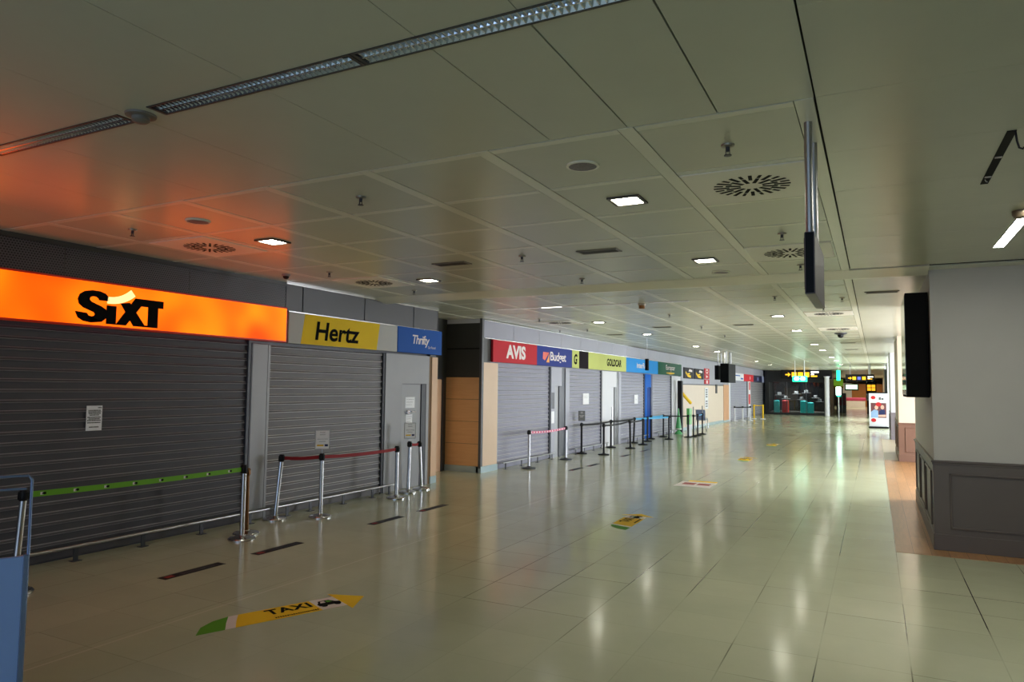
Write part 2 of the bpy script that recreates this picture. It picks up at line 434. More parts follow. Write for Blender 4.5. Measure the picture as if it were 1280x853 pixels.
# recess
wl('wall_left.006', MB().box(-9.05, -8.9, 12.12, 14.1, 0, Z), M_ANTH, 'dark back wall of the recess')
d = struct('door_2', MB().box(-8.9, -8.87, 12.45, 13.72, 0, 2.1, bev=0.004), M_PEACH, 'plain peach door in the back of the recess', 'door')
MB().box(-8.9, -8.86, 13.73, 13.79, 0, 2.14).box(-8.9, -8.86, 12.38, 12.44, 0, 2.14).box(-8.9, -8.86, 12.38, 13.79, 2.11, 2.17).build('door_frame', M_DARKF, d)
p = MB()
for i in range(4):
    a = 0.14 + i * 0.505; p.box(-8.9, -8.0, 13.955, 14.05, a, a + 0.498, 0)
p.box(-8.9, -8.0, 13.94, 14.05, 0, 0.138, 1)
p.box(-8.9, -8.0, 13.965, 14.05, 2.162, 2.80, 2); p.box(-8.9, -8.0, 13.965, 14.05, 2.83, 3.40, 2); p.box(-8.9, -8.0, 13.975, 14.06, 0.1, Z, 3)
p.box(-8.9, -8.0, 13.96, 14.05, 3.40, Z, 4)
wl('wall_left.007', p, [M_ALCW, M_PLINTH, M_ANTH, M_GAP, M_WHITE], 'orange beech panelled side of the recess, dark panels above')
p = MB(); p.box(-8.0, XW + 0.015, 13.93, 14.02, 0.1, Z, 0); p.box(-8.04, XW + 0.0, 14.02, 14.73, 0.14, 2.5, 1); p.box(-8.06, XW + 0.02, 13.94, 14.735, 0, 0.14, 2)
p.box(-8.06, XW - 0.005, 14.02, 14.36, 2.5, 3.06, 3)
wl('wall_left.008', p, [M_GREYD, M_BEIGE, M_PLINTH, M_ANTH], 'beige column with pale plinth left of the red and navy signs')
# desk fronts further along
p = MB(); p.box(-8.06, XW, 17.84, 18.1, 0, 2.5); p.box(-8.06, XW, 18.1, 18.58, 1.985, 2.5); p.box(-8.06, XW, 18.86, 19.13, 0, 2.5)
wl('wall_left.009', p, M_GREYF, 'pale grey panel with a narrow door under the navy sign')
d = struct('door_3', MB().box(-8.06, -7.98, 18.1, 18.4, 0, 1.98, bev=0.004), M_DOOR, 'pale narrow door under the navy sign', 'door')
tag(MB().box(-8.06, -7.955, 18.41, 18.57, 0, 1.98).box(-8.06, -7.97, 18.6, 18.85, 0, 2.5).build('door_frame', M_DARKF, d), 'dark door jamb')
p = MB(); p.box(-8.06, XW, 21.95, 22.86, 0, 2.5); p.box(-8.06, XW, 22.86, 23.38, 1.97, 2.5)
wl('wall_left.010', p, M_WHITE, 'white panel with a door under the lime sign')
d = struct('door_4', MB().box(-8.06, -7.98, 22.87, 23.18, 0, 1.965, bev=0.004), M_WHITE, 'white door under the lime sign', 'door')
MB().box(-7.98, -7.94, 22.93, 22.97, 0.85, 1.3, bev=0.006).build('door_handle', M_STEEL, d)
tag(MB().box(-8.06, -7.955, 23.19, 23.38, 0, 1.965).box(-8.06, -7.96, 23.4, 23.62, 0, 2.5).build('door_frame', M_ANTH, d), 'dark door jamb')
wl('wall_left.011', MB().box(-8.06, XW, 23.62, 23.86, 0, 2.5), M_GREYF, 'pale pier left of the shutter under the light blue sign')
M_BLUEP = mat('blue_painted_panel', rgb(14, 104, 205), 0.6, spec=0.15, var=0.02); M_BLUED = mat('deep_blue_door', rgb(8, 66, 150), 0.6, spec=0.15, var=0.02)
p = MB(); p.box(-8.06, XW, 26.8, 27.05, 0, 2.5); p.box(-8.06, XW, 27.05, 27.6, 1.98, 2.5)
wl('wall_left.012', p, M_BLUEP, 'bright blue panel between two shutters')
d = struct('door_5', MB().box(-8.06, -7.98, 27.06, 27.6, 0, 1.97, bev=0.004), M_BLUED, 'deep blue door between two shutters', 'door')
tag(MB().box(-8.06, -7.955, 27.61, 27.83, 0, 2.5).build('door_frame', M_NAVY, d), 'dark navy jamb')
wl('wall_left.013', MB().box(-8.06, XW, 30.85, 32.5, 0, 2.5), M_WHITE, 'white panel right of the shutter under the green sign')
p = MB(); p.box(-8.06, XW + 0.01, 32.55, 42.65, 0.14, 2.13, 0); p.box(-8.06, XW + 0.02, 32.55, 42.65, 0, 0.14, 1); p.box(-8.06, XW, 32.55, 42.65, 2.13, 2.17, 2)
wl('wall_left.014', p, [M_CREAM, M_PLINTH, M_DARKF], 'long cream wall with a pale plinth beyond the rental desks')
p = MB(); p.box(-8.06, XW + 0.03, 42.66, 44.3, 0.1, 2.2, 0); p.box(-8.06, XW + 0.04, 42.66, 44.3, 0, 0.1, 1); p.box(-8.06, XW + 0.04, 44.3, 44.75, 0, 2.5, 2)
wl('wall_left.015', p, [M_TAN, M_PLINTH, M_WHITE], 'tan beech column beyond the cream wall')

# fascia over the signs
p = MB(); p.box(-8.06, XW, -6, 7.9, 3.07, 3.45, 0); p.box(-8.06, XW + 0.012, -6, 7.9, 3.445, Z, 1)
for yy in (1.4, 3.0, 4.6, 6.2): p.box(XW - 0.01, XW + 0.002, yy, yy + 0.012, 3.07, 3.445, 1)
wl('trim_1', p, [M_PERF, M_ANTH], 'dark perforated metal fascia above the orange light box', 'fascia')
p = MB(); e = [7.9, 8.265, 9.775, 11.255, 12.12]
for a, b in zip(e, e[1:]): p.box(-8.06, XW, a + 0.012, b - 0.012, 3.075, 3.475, 0)
p.box(-8.06, XW - 0.02, 7.9, 12.12, 3.05, 3.49, 1); p.box(-8.06, XW, 12.09, 12.12, 3.075, 3.475, 0)
wl('trim_2', p, [M_GREYD, M_GAP], 'dark grey panel fascia above the yellow and blue signs', 'fascia')
p = MB(); p.box(-8.0, XW + 0.03, 7.95, 12.12, 3.052, 3.072, 0, 0.003); p.box(-8.0, XW + 0.015, 7.9, 12.12, 3.477, 3.498, 0, 0.003)
wl('trim_3', p, M_ALU, 'bright aluminium trims above the yellow and blue signs', 'trim')
p = MB(); y = 14.03
while y < 62:
    yb = min(y + 1.5, 62); p.box(-8.06, XW, y + 0.006, yb - 0.006, 3.075, 3.46, 0); y = yb
p.box(-8.06, XW - 0.02, 14.03, 62, 3.05, 3.49, 1); p.box(-8.06, XW, 32.4, 44.3, 2.18, 3.075, 0); p.box(-8.06, XW, 44.3, 62, 2.99, 3.075, 0)
wl('trim_4', p, [M_GREYF, M_GREYD], 'pale grey panel fascia running over the far signs', 'fascia')
p = MB(); p.box(-8.0, XW + 0.03, 14.03, 32.4, 3.05, 3.07, 0, 0.003); p.box(-8.0, XW + 0.015, 14.03, 25, 3.462, 3.485, 0, 0.003)
wl('trim_5', p, M_ALU, 'bright aluminium trims above the red to green signs', 'trim')

# ------------------------------------------------------------------ roller shutters
M_GLINT = mat('painted_glint_grey', rgb(150, 148, 152), 0.45, 0.3, var=0.03); M_GLINT2 = mat('painted_glint_bright', rgb(216, 214, 216), 0.45, 0.2, var=0.03)
def shutter(y0, y1, ztop, m, label, pitch=0.111, glint=M_GLINT2):
    t = thing('roller_shutter', (-8.0, (y0 + y1) / 2, 0), label, 'shutter', 'closed roller shutters of the rental desks')
    ox, oy = -8.0, (y0 + y1) / 2
    prof = []; z = 0.10
    x_f = -8.008 - ox
    while z < ztop - 0.01:
        zt = min(z + pitch, ztop)
        prof += [(x_f, z), (x_f, z + pitch * 0.60), (x_f + 0.016, z + pitch * 0.615), (x_f + 0.021, z + pitch * 0.65), (x_f + 0.021, z + pitch * 0.69), (x_f + 0.018, z + pitch * 0.76), (x_f + 0.010, z + pitch * 0.88), (x_f + 0.003, z + pitch * 0.955)]
        z = zt
    prof = [(a, min(b, ztop)) for a, b in prof]
    full = [(x_f - 0.03, 0.10)] + prof + [(x_f - 0.03, ztop)]
    mb = MB(); n = len(full)
    V = [(x, y0 - oy + 0.03, zz) for x, zz in full] + [(x, y1 - oy - 0.03, zz) for x, zz in full]
    i0 = len(mb.v)
    mb.add(V, [(i, i + 1, n + i + 1, n + i) for i in range(n - 1)] + [(n - 1, 0, n, 2 * n - 1)])
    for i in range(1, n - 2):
        if (i - 1) % 8 in (3, 6): mb.mi[i] = 1          # lighter bands paint the highlights on each slat's crest and hook
    mb.build('slat_curtain', [m, glint], t)
    MB().box(-0.04, 0.03, y0 - oy + 0.02, y1 - oy - 0.02, 0.02, 0.105, bev=0.006).box(-0.04, 0.0, y0 - oy + 0.02, y1 - oy - 0.02, 0.0, 0.022).build('bottom_bar', [m], t)
    for a, b in ((y0, y0 + 0.05), (y1 - 0.05, y1)):
        q = MB().box(-0.05, 0.035, a - oy, b - oy, 0, ztop, bev=0.004)
        q.build('guide_rail', M_DARKF if a != y0 else M_GREY, t)
    return t
shutter(0.4, 7.29, 2.60, M_SHUT, 'wide dark grey roller shutter under the orange sign', 0.111, M_GLINT)
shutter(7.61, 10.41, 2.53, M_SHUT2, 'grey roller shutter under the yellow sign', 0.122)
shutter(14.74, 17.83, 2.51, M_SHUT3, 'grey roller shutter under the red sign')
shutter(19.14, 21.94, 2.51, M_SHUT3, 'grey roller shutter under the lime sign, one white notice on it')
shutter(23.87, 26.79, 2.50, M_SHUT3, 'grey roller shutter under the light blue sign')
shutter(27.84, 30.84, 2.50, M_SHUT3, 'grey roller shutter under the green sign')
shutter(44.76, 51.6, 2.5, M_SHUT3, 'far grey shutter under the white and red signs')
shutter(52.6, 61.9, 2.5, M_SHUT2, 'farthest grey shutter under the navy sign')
q = MB(); q.box(-8.05, -7.9, 51.62, 52.58, 0, 2.5, 0); q.box(-7.9, -7.895, 51.9, 52.4, 1.9, 2.45, 1); q.box(-7.9, -7.895, 51.7, 52.4, 0.9, 1.6, 1)
tag(q.build('column_poster', [M_WHITE, M_RED]), 'white pier with red posters between the two farthest shutters', 'poster')

# ------------------------------------------------------------------ signs
def board(y0, y1, z0, z1, m, label, xb=XW, th=0.06, edge=None):
    t = thing('shop_sign', (xb + 0.003, (y0 + y1) / 2, z0), label, 'sign', 'signs over the rental desks')
    cy = (y0 + y1) / 2
    MB().box(0, th, y0 - cy, y1 - cy, 0, z1 - z0, bev=0.005).build('panel', m, t)
    return t, (lambda y, z, dx=0.0: (th + dx, y - cy, z - z0))
# orange light box
t, at = board(0.2, 7.86, 2.575, 3.105, mat('dark_red_box_edge', rgb(120, 18, 8), 0.4, emit=(0.3, 0.01, 0, 1), es=0.25), 'glowing orange light box sign with black lettering', th=0.09)
MB().box(0.086, 0.098, 0.225 - 4.03, 7.835 - 4.03, 0.022, 0.508, bev=0.003).build('lit_face', M_BOX, t)
def sixt(t):
    # black letters: x from 4.75 to 5.83, z around 2.62..2.99, drawn in a 1.1 x 0.37 field
    o = (0.10, 4.675 - 4.03, 0.045); u, v = UY, UZ; th = 0.012
    mb = MB()
    S = [(0.40, 0.285), (0.385, 0.325), (0.34, 0.355), (0.27, 0.368), (0.18, 0.368), (0.10, 0.352), (0.048, 0.315), (0.03, 0.262), (0.045, 0.208), (0.09, 0.172), (0.16, 0.152), (0.215, 0.138), (0.245, 0.122), (0.252, 0.105), (0.24, 0.085), (0.205, 0.075), (0.165, 0.083), (0.145, 0.115)]
    outer = [(0.395, 0.262), (0.385, 0.305), (0.345, 0.345), (0.275, 0.366), (0.19, 0.368), (0.105, 0.35), (0.05, 0.31), (0.03, 0.255), (0.045, 0.2), (0.095, 0.162), (0.165, 0.138), (0.215, 0.12), (0.232, 0.1), (0.222, 0.08), (0.19, 0.07), (0.155, 0.078), (0.138, 0.105)]
    inner = [(0.272, 0.262), (0.265, 0.282), (0.24, 0.297), (0.215, 0.3), (0.19, 0.297), (0.172, 0.288), (0.162, 0.272), (0.165, 0.255), (0.185, 0.237), (0.235, 0.218), (0.3, 0.195), (0.355, 0.165), (0.375, 0.12), (0.362, 0.065), (0.31, 0.018), (0.19, 0.0), (0.07, 0.02), ]
    n_ = len(outer)
    for j in range(n_ - 2): mb.poly([outer[j], outer[j + 1], inner[j + 1], inner[j]], o, u, v, th)
    mb.poly([(0.138, 0.105), (0.155, 0.078), (0.19, 0.07), (0.31, 0.018), (0.19, 0.0), (0.10, 0.012), (0.04, 0.045), (0.012, 0.1), (0.01, 0.115)], o, u, v, th)
    mb.poly([(0.365, 0.0), (0.48, 0.0), (0.48, 0.215), (0.365, 0.215)], o, u, v, th - 0.001)
    mb.poly([(0.48, 0.0), (0.605, 0.0), (0.86, 0.335), (0.715, 0.335)], o, u, v, th - 0.002)
    mb.poly([(0.53, 0.255), (0.645, 0.275), (0.86, 0.0), (0.70, 0.0)], o, u, v, th - 0.003)
    mb.poly([(0.70, 0.245), (1.09, 0.245), (1.09, 0.335), (0.74, 0.335)], o, u, v, th - 0.004)
    mb.poly([(0.885, 0.0), (1.02, 0.0), (1.02, 0.26), (0.885, 0.26)], o, u, v, th - 0.005)
    mb.poly([(0.82, 0.0), (0.89, 0.0), (0.89, 0.022), (0.80, 0.022)], o, u, v, th - 0.006)
    tag(mb.build('lettering', M_INK, t), 'black lettering')
    sw = MB()
    pts = [(0.37 + 0.31 * k / 10, 0.275 + 0.115 * (k / 10) ** 2.4) for k in range(11)]
    sw.ribbon(pts, [0.075 + 0.012 * k / 10 for k in range(11)], o, u, v, th)
    tag(sw.build('swoosh', mat('lit_cream_acrylic', rgb(255, 225, 150), 0.4, emit=(1.0, 0.72, 0.28, 1), es=0.9, var=0), t), 'cream curved dot of the i')
sixt(t)
# yellow sign
M_SGREY = mat('sign_light_grey', rgb(196, 194, 190), 0.6, spec=0.25, var=0.01); M_SYEL = mat('sign_yellow', rgb(248, 206, 4), 0.6, spec=0.25, var=0.02)
t, at = board(7.92, 10.66, 2.575, 3.05, M_SGREY, 'white and yellow sign with bold black lettering')
a, b = 8.18, 10.10
pp = MB().poly([(0, 0), (b - a - 0.05, 0), (b - a + 0.03, 0.47), (0.08, 0.47)], at(a, 2.577, 0.0), UY, UZ, 0.003)
pp.build('yellow_field', M_SYEL, t)
MB().text('Hertz', at(8.49, 2.655, 0.0035), UY, UZ, 1.08, 0.30, off=0.024, th=0.003, shear=0.12).build('lettering', M_INK, t)
M_SBLUE = mat('sign_mid_blue', rgb(10, 84, 172), 0.6, spec=0.25, var=0.02)
t, at = board(10.665, 12.16, 2.575, 3.06, M_SBLUE, 'mid blue sign with white slanted lettering, above the grey door', th=0.07)
q = MB().text('Thrifty', at(11.13, 2.70, 0.0), UY, UZ, 0.58, 0.23, off=0.012, th=0.003, shear=0.2, space=0.85)
q.build('lettering', M_WVIN, t); MB().text('Car Rental', at(11.66, 2.685, 0.0), UY, UZ, 0.27, 0.05, th=0.003).build('small_lettering', M_WVIN, t)
# red and navy
M_SRED = mat('sign_red', rgb(196, 40, 52), 0.6, spec=0.25, var=0.02); M_SNAVY = mat('sign_royal_blue', rgb(44, 60, 140), 0.6, spec=0.25, var=0.02)
t, at = board(14.37, 16.765, 2.525, 3.045, M_SRED, 'red sign with white capitals above the first far shutter')
MB().text('AVIS', at(15.02, 2.63, 0), UY, UZ, 1.06, 0.34, off=0.045, th=0.003).build('lettering', M_WVIN, t)
t, at = board(16.77, 19.18, 2.525, 3.045, M_SNAVY, 'navy blue sign with an orange mark and white lettering')
q = MB(); q.text('Budget', at(17.62, 2.60, 0), UY, UZ, 1.1, 0.32, off=0.015, th=0.003, space=0.9); q.build('lettering', M_WVIN, t)
q = MB(); q.poly([(0, 0.06), (0.02, 0.24), (0.42, 0.24), (0.14, 0.02)], at(17.13, 2.65, 0), UY, UZ, 0.003)
q.build('logo', mat('sign_orange_red', rgb(232, 92, 60), 0.4), t)
MB().poly([(0.22, 0.0), (0.42, 0.24), (0.42, 0.0)], at(17.13, 2.62, 0.003), UY, UZ, 0.003).build('logo_wedge', mat('sign_orange', rgb(242, 156, 40), 0.4), t)
# lime
M_LIME = mat('sign_lime', rgb(206, 214, 122), 0.6, spec=0.25, var=0.02)
t, at = board(19.20, 24.25, 2.525, 3.045, M_LIME, 'long lime sign with black lettering and a dark panel')
q = MB().box(0.058, 0.066, 19.74 - 21.725, 20.5 - 21.725, 0.0, 0.52); q.build('dark_panel', mat('sign_dark_mesh', rgb(32, 25, 31), 0.7, spec=0.1), t)
MB().text('G', at(19.32, 2.63, 0), UY, UZ, 0.27, 0.31, off=0.04, th=0.003, shear=0.15).build('letter_mark', M_INK, t)
MB().text('GOLDCAR', at(22.2, 2.67, 0), UY, UZ, 1.5, 0.25, off=0.04, th=0.003, shear=0.12).build('lettering', M_INK, t)
t, at = board(24.27, 28.4, 2.525, 3.04, mat('sign_sky_blue', rgb(40, 150, 226), 0.6, spec=0.25, var=0.02), 'light blue sign with white lettering between lime and green signs')
q = MB().text('interRent', at(25.5, 2.70, 0), UY, UZ, 1.55, 0.21, off=0.02, th=0.003); q.build('lettering', M_WVIN, t)
t, at = board(28.43, 32.34, 2.525, 3.04, mat('sign_dark_green', rgb(4, 88, 58), 0.6, spec=0.25, var=0.02), 'dark green sign with white lettering and a yellow swoosh')
MB().text('Europcar', at(29.65, 2.68, 0), UY, UZ, 1.5, 0.27, off=0.015, th=0.003).build('lettering', M_WVIN, t)
MB().poly([(0, 0.02), (0.65, -0.02), (1.35, 0.02), (1.35, 0.06), (0.65, 0.07), (0, 0.05)], at(29.7, 2.575, 0), UY, UZ, 0.003).build('swoosh', M_YEL, t)
# pictogram signs of the restrooms
def picto(y0, y1, label):
    t, at = board(y0, y1, 2.43, 2.95, mat('pictogram_dark', rgb(38, 34, 40), 0.6, spec=0.15), label, th=0.04)
    w = y1 - y0; q = MB()
    q.ribbon([(0.15 * w, 0.30), (0.25 * w, 0.22), (0.38 * w, 0.13), (0.7 * w, 0.10)], 0.11, at(y0, 2.43, 0), UY, UZ, 0.003)
    q.ribbon([(0.25 * w, 0.20), (0.6 * w, 0.24)], 0.07, at(y0, 2.43, 0), UY, UZ, 0.003)
    q.build('pictogram', M_YEL, t)
    MB().poly([(0.45 * w, 0.34), (0.85 * w, 0.32), (0.85 * w, 0.42), (0.55 * w, 0.46)], at(y0, 2.43, 0), UY, UZ, 0.003).build('pictogram_head', M_WVIN, t)
picto(32.95, 34.85, 'dark square sign with yellow pictogram, next to the green sign')
picto(35.1, 37.15, 'dark square sign with yellow pictogram, next to the red fire signs')
for z0, z1, k, lab in ((2.72, 3.02, 0, 'top red fire-equipment sign on the fascia by the monitors'), (2.47, 2.71, 1, 'middle red fire-equipment sign on the fascia by the monitors'), (2.2, 2.44, 2, 'lowest red fire-equipment sign on the fascia by the monitors')):
    t, at = board(37.42, 38.62, z0, z1, M_SRED, lab, th=0.03)
    q = MB(); o = at(37.42, z0, 0)
    if k == 0: q.ribbon([(0.6 + 0.25 * math.cos(x * 0.6), 0.15 + 0.09 * math.sin(x * 0.6)) for x in range(12)], 0.06, o, UY, UZ, 0.003)
    elif k == 1: q.poly([(0.4, 0.05), (0.85, 0.12), (0.4, 0.2)], o, UY, UZ, 0.003)
    else: q.poly([(0.45, 0.03), (0.75, 0.03), (0.75, 0.2), (0.45, 0.2)], o, UY, UZ, 0.003)
    q.build('pictogram', M_WVIN, t)
for y0, y1, m, lab in ((44.8, 49.6, M_WHITE, 'far white sign with blue lettering'), (49.62, 53.9, M_SRED, 'far red sign beside the white one'), (53.92, 58.3, mat('sign_midnight', rgb(24, 28, 64), 0.4), 'far midnight blue sign'), (58.32, 61.9, mat('sign_pale_lilac', rgb(176, 184, 214), 0.4), 'farthest pale lilac sign')):
    t, at = board(y0, y1, 2.5, 2.98, m, lab)
    q = MB(); w = y1 - y0
    if m is M_WHITE:
        q.box(0.06, 0.063, -w * 0.45, w * 0.2, 0.30, 0.36); q.box(0.06, 0.063, w * 0.25, w * 0.45, 0.10, 0.2); q.build('lettering', M_SBLUE, t)
    elif m is M_SRED:
        q.lathe([(0.12, 0.06), (0.12, 0.064)], n=16); q.tilt(Matrix.Translation((0, 0.6, 0.24)) @ Matrix.Rotation(PI / 2, 4, 'Y')); q.build('logo', M_WVIN, t)
    else:
        q.poly([(-0.4, 0.12), (0.4, 0.12), (0.2, 0.36), (-0.2, 0.36)], (0.06, 0, 0), UY, UZ, 0.003); q.build('logo', mat('sign_dim_lilac', rgb(130, 140, 190), 0.4), t)

# notices
def lines(q, o, u, v, w, rows, h=0.012, m=1, seed=1):
    rnd = random.Random(seed)
    for (z, a, b) in rows:
        x = a
        while x < b - 0.01:
            l = rnd.uniform(0.02, 0.045) * min(1.0, 0.2 / w) ; e = min(x + l * 1.6, b)
            q.poly([(x * w, z), (e * w, z), (e * w, z + h), (x * w, z + h)], o, u, v, 0.0008, m); x = e + 0.018
def line_parts(parent, mt, o, u, v, w, rows, h, seed):
    for i, r_ in enumerate(rows):
        q = MB(); lines(q, o, u, v, w, [r_], h, 0, seed + i); q.build('text_line', mt, parent)
def notice(y, z, w, h, label, rows, seed, x=XW, hh=0.012):
    t = thing('paper_notice', (x, y, z), label, 'notice')
    MB().box(0, 0.002, 0, w, 0, h).build('sheet', M_PAPER, t)
    line_parts(t, M_INK, (0.002, 0, 0), UY, UZ, w, rows, hh, seed)
    return t
notice(4.955, 1.395, 0.185, 0.285, 'white paper notice taped on the wide dark shutter', [(0.255, .72, .95), (0.225, .12, .92), (0.208, .12, .92), (0.19, .14, .9), (0.172, .2, .8), (0.146, .08, .92), (0.128, .15, .85), (0.11, .08, .92), (0.085, .08, .92), (0.035, .2, .8)], 3, x=-7.987)
notice(11.07, 1.52, 0.31, 0.21, 'upper white notice on the grey door', [(0.16, .1, .9), (0.11, .1, .8), (0.06, .1, .7)], 4, x=-7.974, hh=0.005)
notice(11.10, 1.20, 0.21, 0.20, 'lower white notice on the grey door', [(0.15, .1, .9), (0.11, .1, .8), (0.06, .1, .7)], 5, x=-7.974, hh=0.005)
notice(20.32, 1.43, 0.5, 0.34, 'white double-page notice on the shutter under the lime sign', [(0.25, .1, .9), (0.2, .1, .8)], 6, x=-7.987, hh=0.006)
notice(25.52, 1.36, 0.46, 0.34, 'white notice on the shutter under the light blue sign', [(0.2, .3, .4), (0.15, .3, .7)], 7, x=-7.987, hh=0.01)
t = thing('door_label', (XW - 0.002, 17.87, 0), 'dark lettered strip with a white sheet beside the narrow door', 'notice')
q = MB().box(0, 0.003, 0.0, 0.2, 1.35, 1.8, bev=0.001); q.build('dark_strip', M_DARKF, t)
MB().box(0, 0.003, 0.0, 0.19, 0.95, 1.28).build('sheet', M_PAPER, t)
# vertical white lettered sign on the cream wall
t = thing('wall_banner', (XW + 0.011, 37.5, 0), 'tall narrow white sign with dark lettering on the cream wall', 'sign')
MB().box(0, 0.02, 0, 0.8, 0.9, 2.0).build('panel', M_WHITE, t)
q = MB()
for zz in (1.0, 1.13, 1.26, 1.5, 1.62, 1.74, 1.86): q.box(0.02, 0.024, 0.2, 0.6, zz, zz + 0.07)
q.build('printed_text', M_INKG, t)
tag(MB().box(0, 0.03, 0, 0.5, 0, 0.5, bev=0.01).build('wall_bracket', M_BLACK, None, (XW, 40.3, 1.7)), 'small dark bracket high on the cream wall', 'bracket')

# ------------------------------------------------------------------ low kick rails
def rail(y0, y1, posts, label):
    x = -7.80; z = 0.158
    t = thing('kick_rail', (x, (y0 + y1) / 2, 0), label, 'rail', 'low steel rails in front of the shutters'); cy = (y0 + y1) / 2
    MB().tube([(0, y0 - cy, z), (0, y1 - cy, z)], 0.019, 14).build('rail', M_STEEL, t)
    for y in posts:
        q = MB().box(-0.006, 0.006, y - cy - 0.025, y - cy + 0.025, 0, z - 0.012); q.box(-0.04, 0.04, y - cy - 0.05, y - cy + 0.05, 0, 0.006)
        q.build('post', M_DARKF, t)
rail(1.0, 10.55, (2.4, 3.2, 4.0, 4.80, 5.6, 6.42, 7.22, 7.92, 8.41, 9.17, 9.92, 10.4), 'long low steel rail in front of the orange and yellow fronts')
rail(14.75, 17.75, (14.9, 15.75, 16.68, 17.6), 'low steel rail in front of the shutter under the red sign')
rail(19.2, 22.1, (19.3, 20.0, 20.77, 21.49, 22.0), 'low steel rail in front of the shutter under the lime sign')
rail(24.0, 26.7, (24.2, 25.3, 26.5), 'low steel rail in front of the shutter under the light blue sign')
rail(28.0, 30.7, (28.2, 29.4, 30.6), 'low steel rail in front of the shutter under the green sign')

# ------------------------------------------------------------------ stanchions
def belt_mb(a, b, h, sag, n=14):
    mb = MB(); a, b = Vector(a), Vector(b); d = (b - a); nn = Vector((-d.y, d.x, 0)).normalized() * 0.0012
    V = []; Fc = []
    for i in range(n + 1):
        s = i / n; p = a + d * s; p.z -= 4 * sag * s * (1 - s)
        V += [p + nn + Vector((0, 0, h / 2)), p + nn - Vector((0, 0, h / 2)), p - nn - Vector((0, 0, h / 2)), p - nn + Vector((0, 0, h / 2))]
    for i in range(n):
        for k in range(4): Fc.append((4 * i + k, 4 * i + (k + 1) % 4, 4 * i + 4 + (k + 1) % 4, 4 * i + 4 + k))
    return mb.add(V, Fc)
M_BELTR = mat('dark_red_webbing', rgb(150, 16, 26), 0.7); M_BELTG = mat('lime_green_webbing', rgb(112, 178, 36), 0.6)
M_BELTK = mat('black_webbing', rgb(22, 22, 26), 0.7); M_BELTB = mat('sky_blue_webbing', rgb(70, 170, 220), 0.6); M_BELTP = mat('pink_webbing', rgb(232, 120, 160), 0.6)
STYLE = {'chrome': (M_CHROME, M_CHROME, M_BLACK), 'black': (M_BLACKM, M_BLACKM, M_BLACK), 'white': (M_WHITE, M_WHITE, M_BLACK), 'yellow': (M_YEL, M_WHITE, M_YEL), 'steel': (M_STEEL, M_DARKF, M_BLACK)}
def stanchion(x, y, style, label, top=0.915, lean=(0, 0), group='belt barrier posts', base_r=0.165, r=0.031):
    pm, bm, hm = STYLE[style]
    t = thing('barrier_post', (x, y, 0), label, 'barrier post', group)
    MB().lathe([(base_r, 0.001), (base_r, 0.016), (base_r - 0.012, 0.03), (0.07, 0.042), (0.045, 0.05), (0.04, 0.06)], n=36).build('base', bm, t)
    M = Matrix(((1, 0, math.tan(lean[0]), 0), (0, 1, math.tan(lean[1]), 0), (0, 0, 1, 0), (0, 0, 0, 1)))
    MB().lathe([(r, 0.045), (r, top - 0.10)], n=20).tilt(M).build('post', pm, t)
    q = MB().lathe([(r + 0.003, top - 0.105), (r + 0.006, top - 0.10), (r + 0.006, top - 0.012), (r, top - 0.002), (0.012, top)], n=20)
    for k in range(4):
        c, s_ = math.cos(k * PI / 2), math.sin(k * PI / 2); i0 = len(q.v)
        q.box(r, r + 0.016, -0.016, 0.016, top - 0.092, top - 0.022, bev=0.003); q.tilt(Matrix.Rotation(k * PI / 2, 4, 'Z'), i0)
    q.tilt(M).build('belt_head', hm, t)
    t['_head'] = (x + math.tan(lean[0]) * (top - 0.055), y + math.tan(lean[1]) * (top - 0.055), top - 0.055)
    return t
def belt(a, b, m, h=0.05, sag=0.012, marks=None):
    pa, pb = Vector(a['_head']), Vector(b['_head']); d = (pb - pa).normalized(); pa2 = pa + d * 0.04; pb2 = pb - d * 0.04
    o = Vector(a.location)
    bo = belt_mb(pa2 - o, pb2 - o, h, sag).build('belt', m, a)
    if marks:
        for (mm, n, w, hh, ph) in marks:
            q = MB(); L = (pb2 - pa2); nn = Vector((-L.y, L.x, 0)).normalized() * 0.0025
            if nn.x < 0: nn = -nn
            for i in range(n):
                s = (i + ph) / n; p = pa2 - o + L * s + nn; p.z -= 4 * sag * s * (1 - s)
                u = Vector((L.x, L.y, 0)).normalized()
                q.poly([(-w, -hh), (w, -hh), (w, hh), (-w, hh)], p, u, Vector((0, 0, 1)), 0)
            q.build('belt_print', mm, bo)
    return bo
gL = stanchion(-7.09, 3.80, 'chrome', 'chrome post with lime belt, leaning, behind the blue-grey panel stand', 0.945, (0, 0.055))
gR = stanchion(-7.10, 6.45, 'chrome', 'chrome post holding the right end of the lime green belt', 0.93, (0, 0.0))
belt(gL, gR, M_BELTG, 0.055, 0.012, [(M_INK, 8, 0.018, 0.011, 0.45), (M_WVIN, 8, 0.014, 0.014, 0.38)])
STYLE['bronze'] = (mat('bronze_tube', rgb(120, 84, 50), 0.35, 0.8), M_CHROME, mat('bronze_tube', rgb(120, 84, 50)))
g2 = stanchion(-7.30, 6.70, 'bronze', 'bronze-brown post standing close behind the lime belt post', 0.86, (0, -0.02))
r1 = stanchion(-7.74, 7.62, 'chrome', 'leaning chrome post at the left end of the dark red belt', 0.925, (0.0, 0.11))
r2 = stanchion(-7.31, 8.09, 'chrome', 'chrome post carrying a white notice, middle of the dark red belt', 0.935)
r3 = stanchion(-7.41, 10.08, 'chrome', 'chrome post at the right end of the long dark red belt', 0.90)
r4 = stanchion(-7.62, 10.72, 'chrome', 'chrome post by the grey door carrying a framed notice', 0.93, (0, 0.03))
r5 = stanchion(-7.64, 11.18, 'chrome', 'rightmost chrome post by the grey door, leaning left', 0.91, (0, -0.10))
